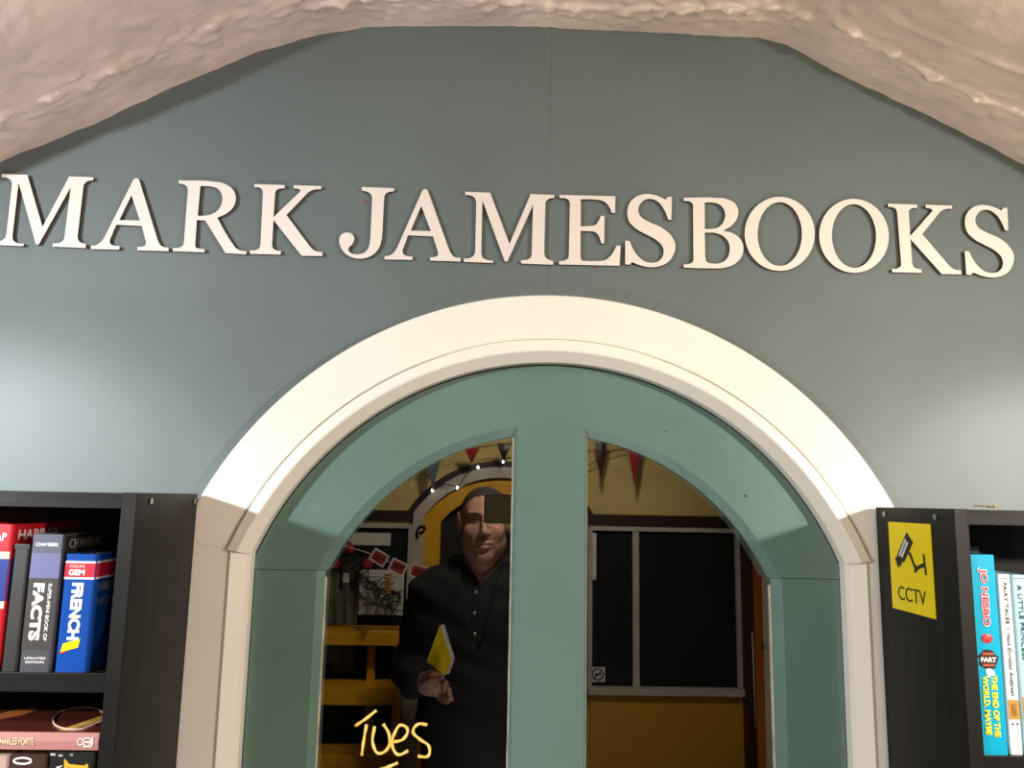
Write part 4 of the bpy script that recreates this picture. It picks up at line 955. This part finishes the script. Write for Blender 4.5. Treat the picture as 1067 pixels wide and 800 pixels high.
def shirtf(X, Y, Z):
    d = torsof(X, Y, Z, .008)
    d = smin(d, cap(X, Y, Z, (-.010, -1.478, 1.34), (-.010, -1.475, 1.395), .072, .068), .02)
    v = np.maximum(np.abs(X + .014) - np.maximum(0, (Z - 1.335) * .75), -(Y + 1.46))
    d = np.maximum(d, -v); d = np.maximum(d, Z - 1.395)
    return np.maximum(d, .90 - Z)
surface_nets(shirtf, (-.25, -1.640, .88), (.25, -1.330, 1.43), .0060, 'shirt', M['shirt'], pe)
def trousf(X, Y, Z):
    d = legsf(X, Y, Z, ell(X, Y, Z, (-.010, -1.480, .93), (.165, .120, .13)), .014) + folds(X, Y, Z, .004)
    return np.maximum(np.maximum(d, Z - .98), .045 - Z)
surface_nets(trousf, (-.22, -1.62, .03), (.20, -1.33, 1.0), .008, 'trousers', mk((0.014, 0.014, 0.016), .85), pe)
def shoef(X, Y, Z):
    ax = np.abs(X + .010)
    d = cap(ax, Y, Z, (.100, -1.515, .045), (.114, -1.335, .036), .048, .036)
    return np.maximum(smin(d, cap(ax, Y, Z, (.100, -1.495, .06), (.100, -1.495, .10), .044, .040), .02), -Z + .001)
surface_nets(shoef, (-.20, -1.60, -.01), (.19, -1.27, .16), .006, 'shoes', mk((0.010, 0.009, 0.008), .35), pe)
for z, x in ((1.316, -.030), (1.256, -.033), (1.196, -.030)):
    bm = bmesh.new(); bmesh.ops.create_icosphere(bm, subdivisions=2, radius=.0055)
    yb = -1.360 if z < 1.3 else -1.378
    for v in bm.verts: v.co = Vector((x + v.co.x, yb + v.co.y * .4, z + v.co.z))
    b_ = finish('button', bm, M['screw'], pe, True)
for s in (-1, 1):
    bm = bmesh.new(); bmesh.ops.create_icosphere(bm, subdivisions=2, radius=1)
    for v in bm.verts: v.co = Vector((HX + s * .031 + v.co.x * .0085, HY + .0790 + v.co.y * .0035, HZ + .0005 + v.co.z * .0032))
    finish('eye', bm, mk((0.03, 0.02, 0.02), .25), pe, True)
    tube('eyebrow', [(HX + s * .016, HY + .0905, HZ + .018), (HX + s * .032, HY + .0875, HZ + .021), (HX + s * .046, HY + .078, HZ + .017)], .0030, M['hair'], pe, 6)
# phone held up; the lens corner is where the picture was taken from
ph = empty('smartphone', (0.067, -1.012, 1.572), 'dark smartphone held up sideways in the photographer\'s raised hand', 'phone')
bm = bmesh.new(); add_box(bm, (-0.0095, -1.0180, 1.5360), (0.1450, -1.0095, 1.6100), .0035, 3); finish('body_shell', bm, M['black'], ph)
bm = bmesh.new(); add_box(bm, (-0.0060, -1.0098, 1.5395), (0.1415, -1.0090, 1.6065), .0003, 1); finish('back_glass', bm, M['phone'], ph)
# yellow book in the left hand
bk = empty('yellow_book', (-0.125, -1.245, 1.10), 'bright yellow book held by the man in his lowered hand', 'book')
Q = [(-0.1290, 1.2410), (-0.1629, 1.1397), (-0.1093, 1.1025), (-0.0950, 1.1455)]
def slab(name, pts, y0, y1, dx, mat):
    bm = bmesh.new(); a = [bm.verts.new((x, y0, z)) for x, z in pts]; b = [bm.verts.new((x + dx, y1, z + dx * .15)) for x, z in pts]
    for j in range(4): bm.faces.new((a[j], b[j], b[(j + 1) % 4], a[(j + 1) % 4]))
    bm.faces.new(a); bm.faces.new(b[::-1]); return finish(name, bm, mat, bk)
sh = lambda d: [(x + d, z + d * .15) for x, z in Q]
slab('front_cover', sh(0), -1.2400, -1.2410, .0008, M['yellow'])
slab('page_block', [(x * .97 + (-.124) * .03, z * .97 + 1.157 * .03) for x, z in sh(.0008)], -1.2412, -1.2510, .0105, M['paper'])
slab('back_cover', sh(.0115), -1.2512, -1.2522, .0008, mk((0.30, 0.16, 0.05)))
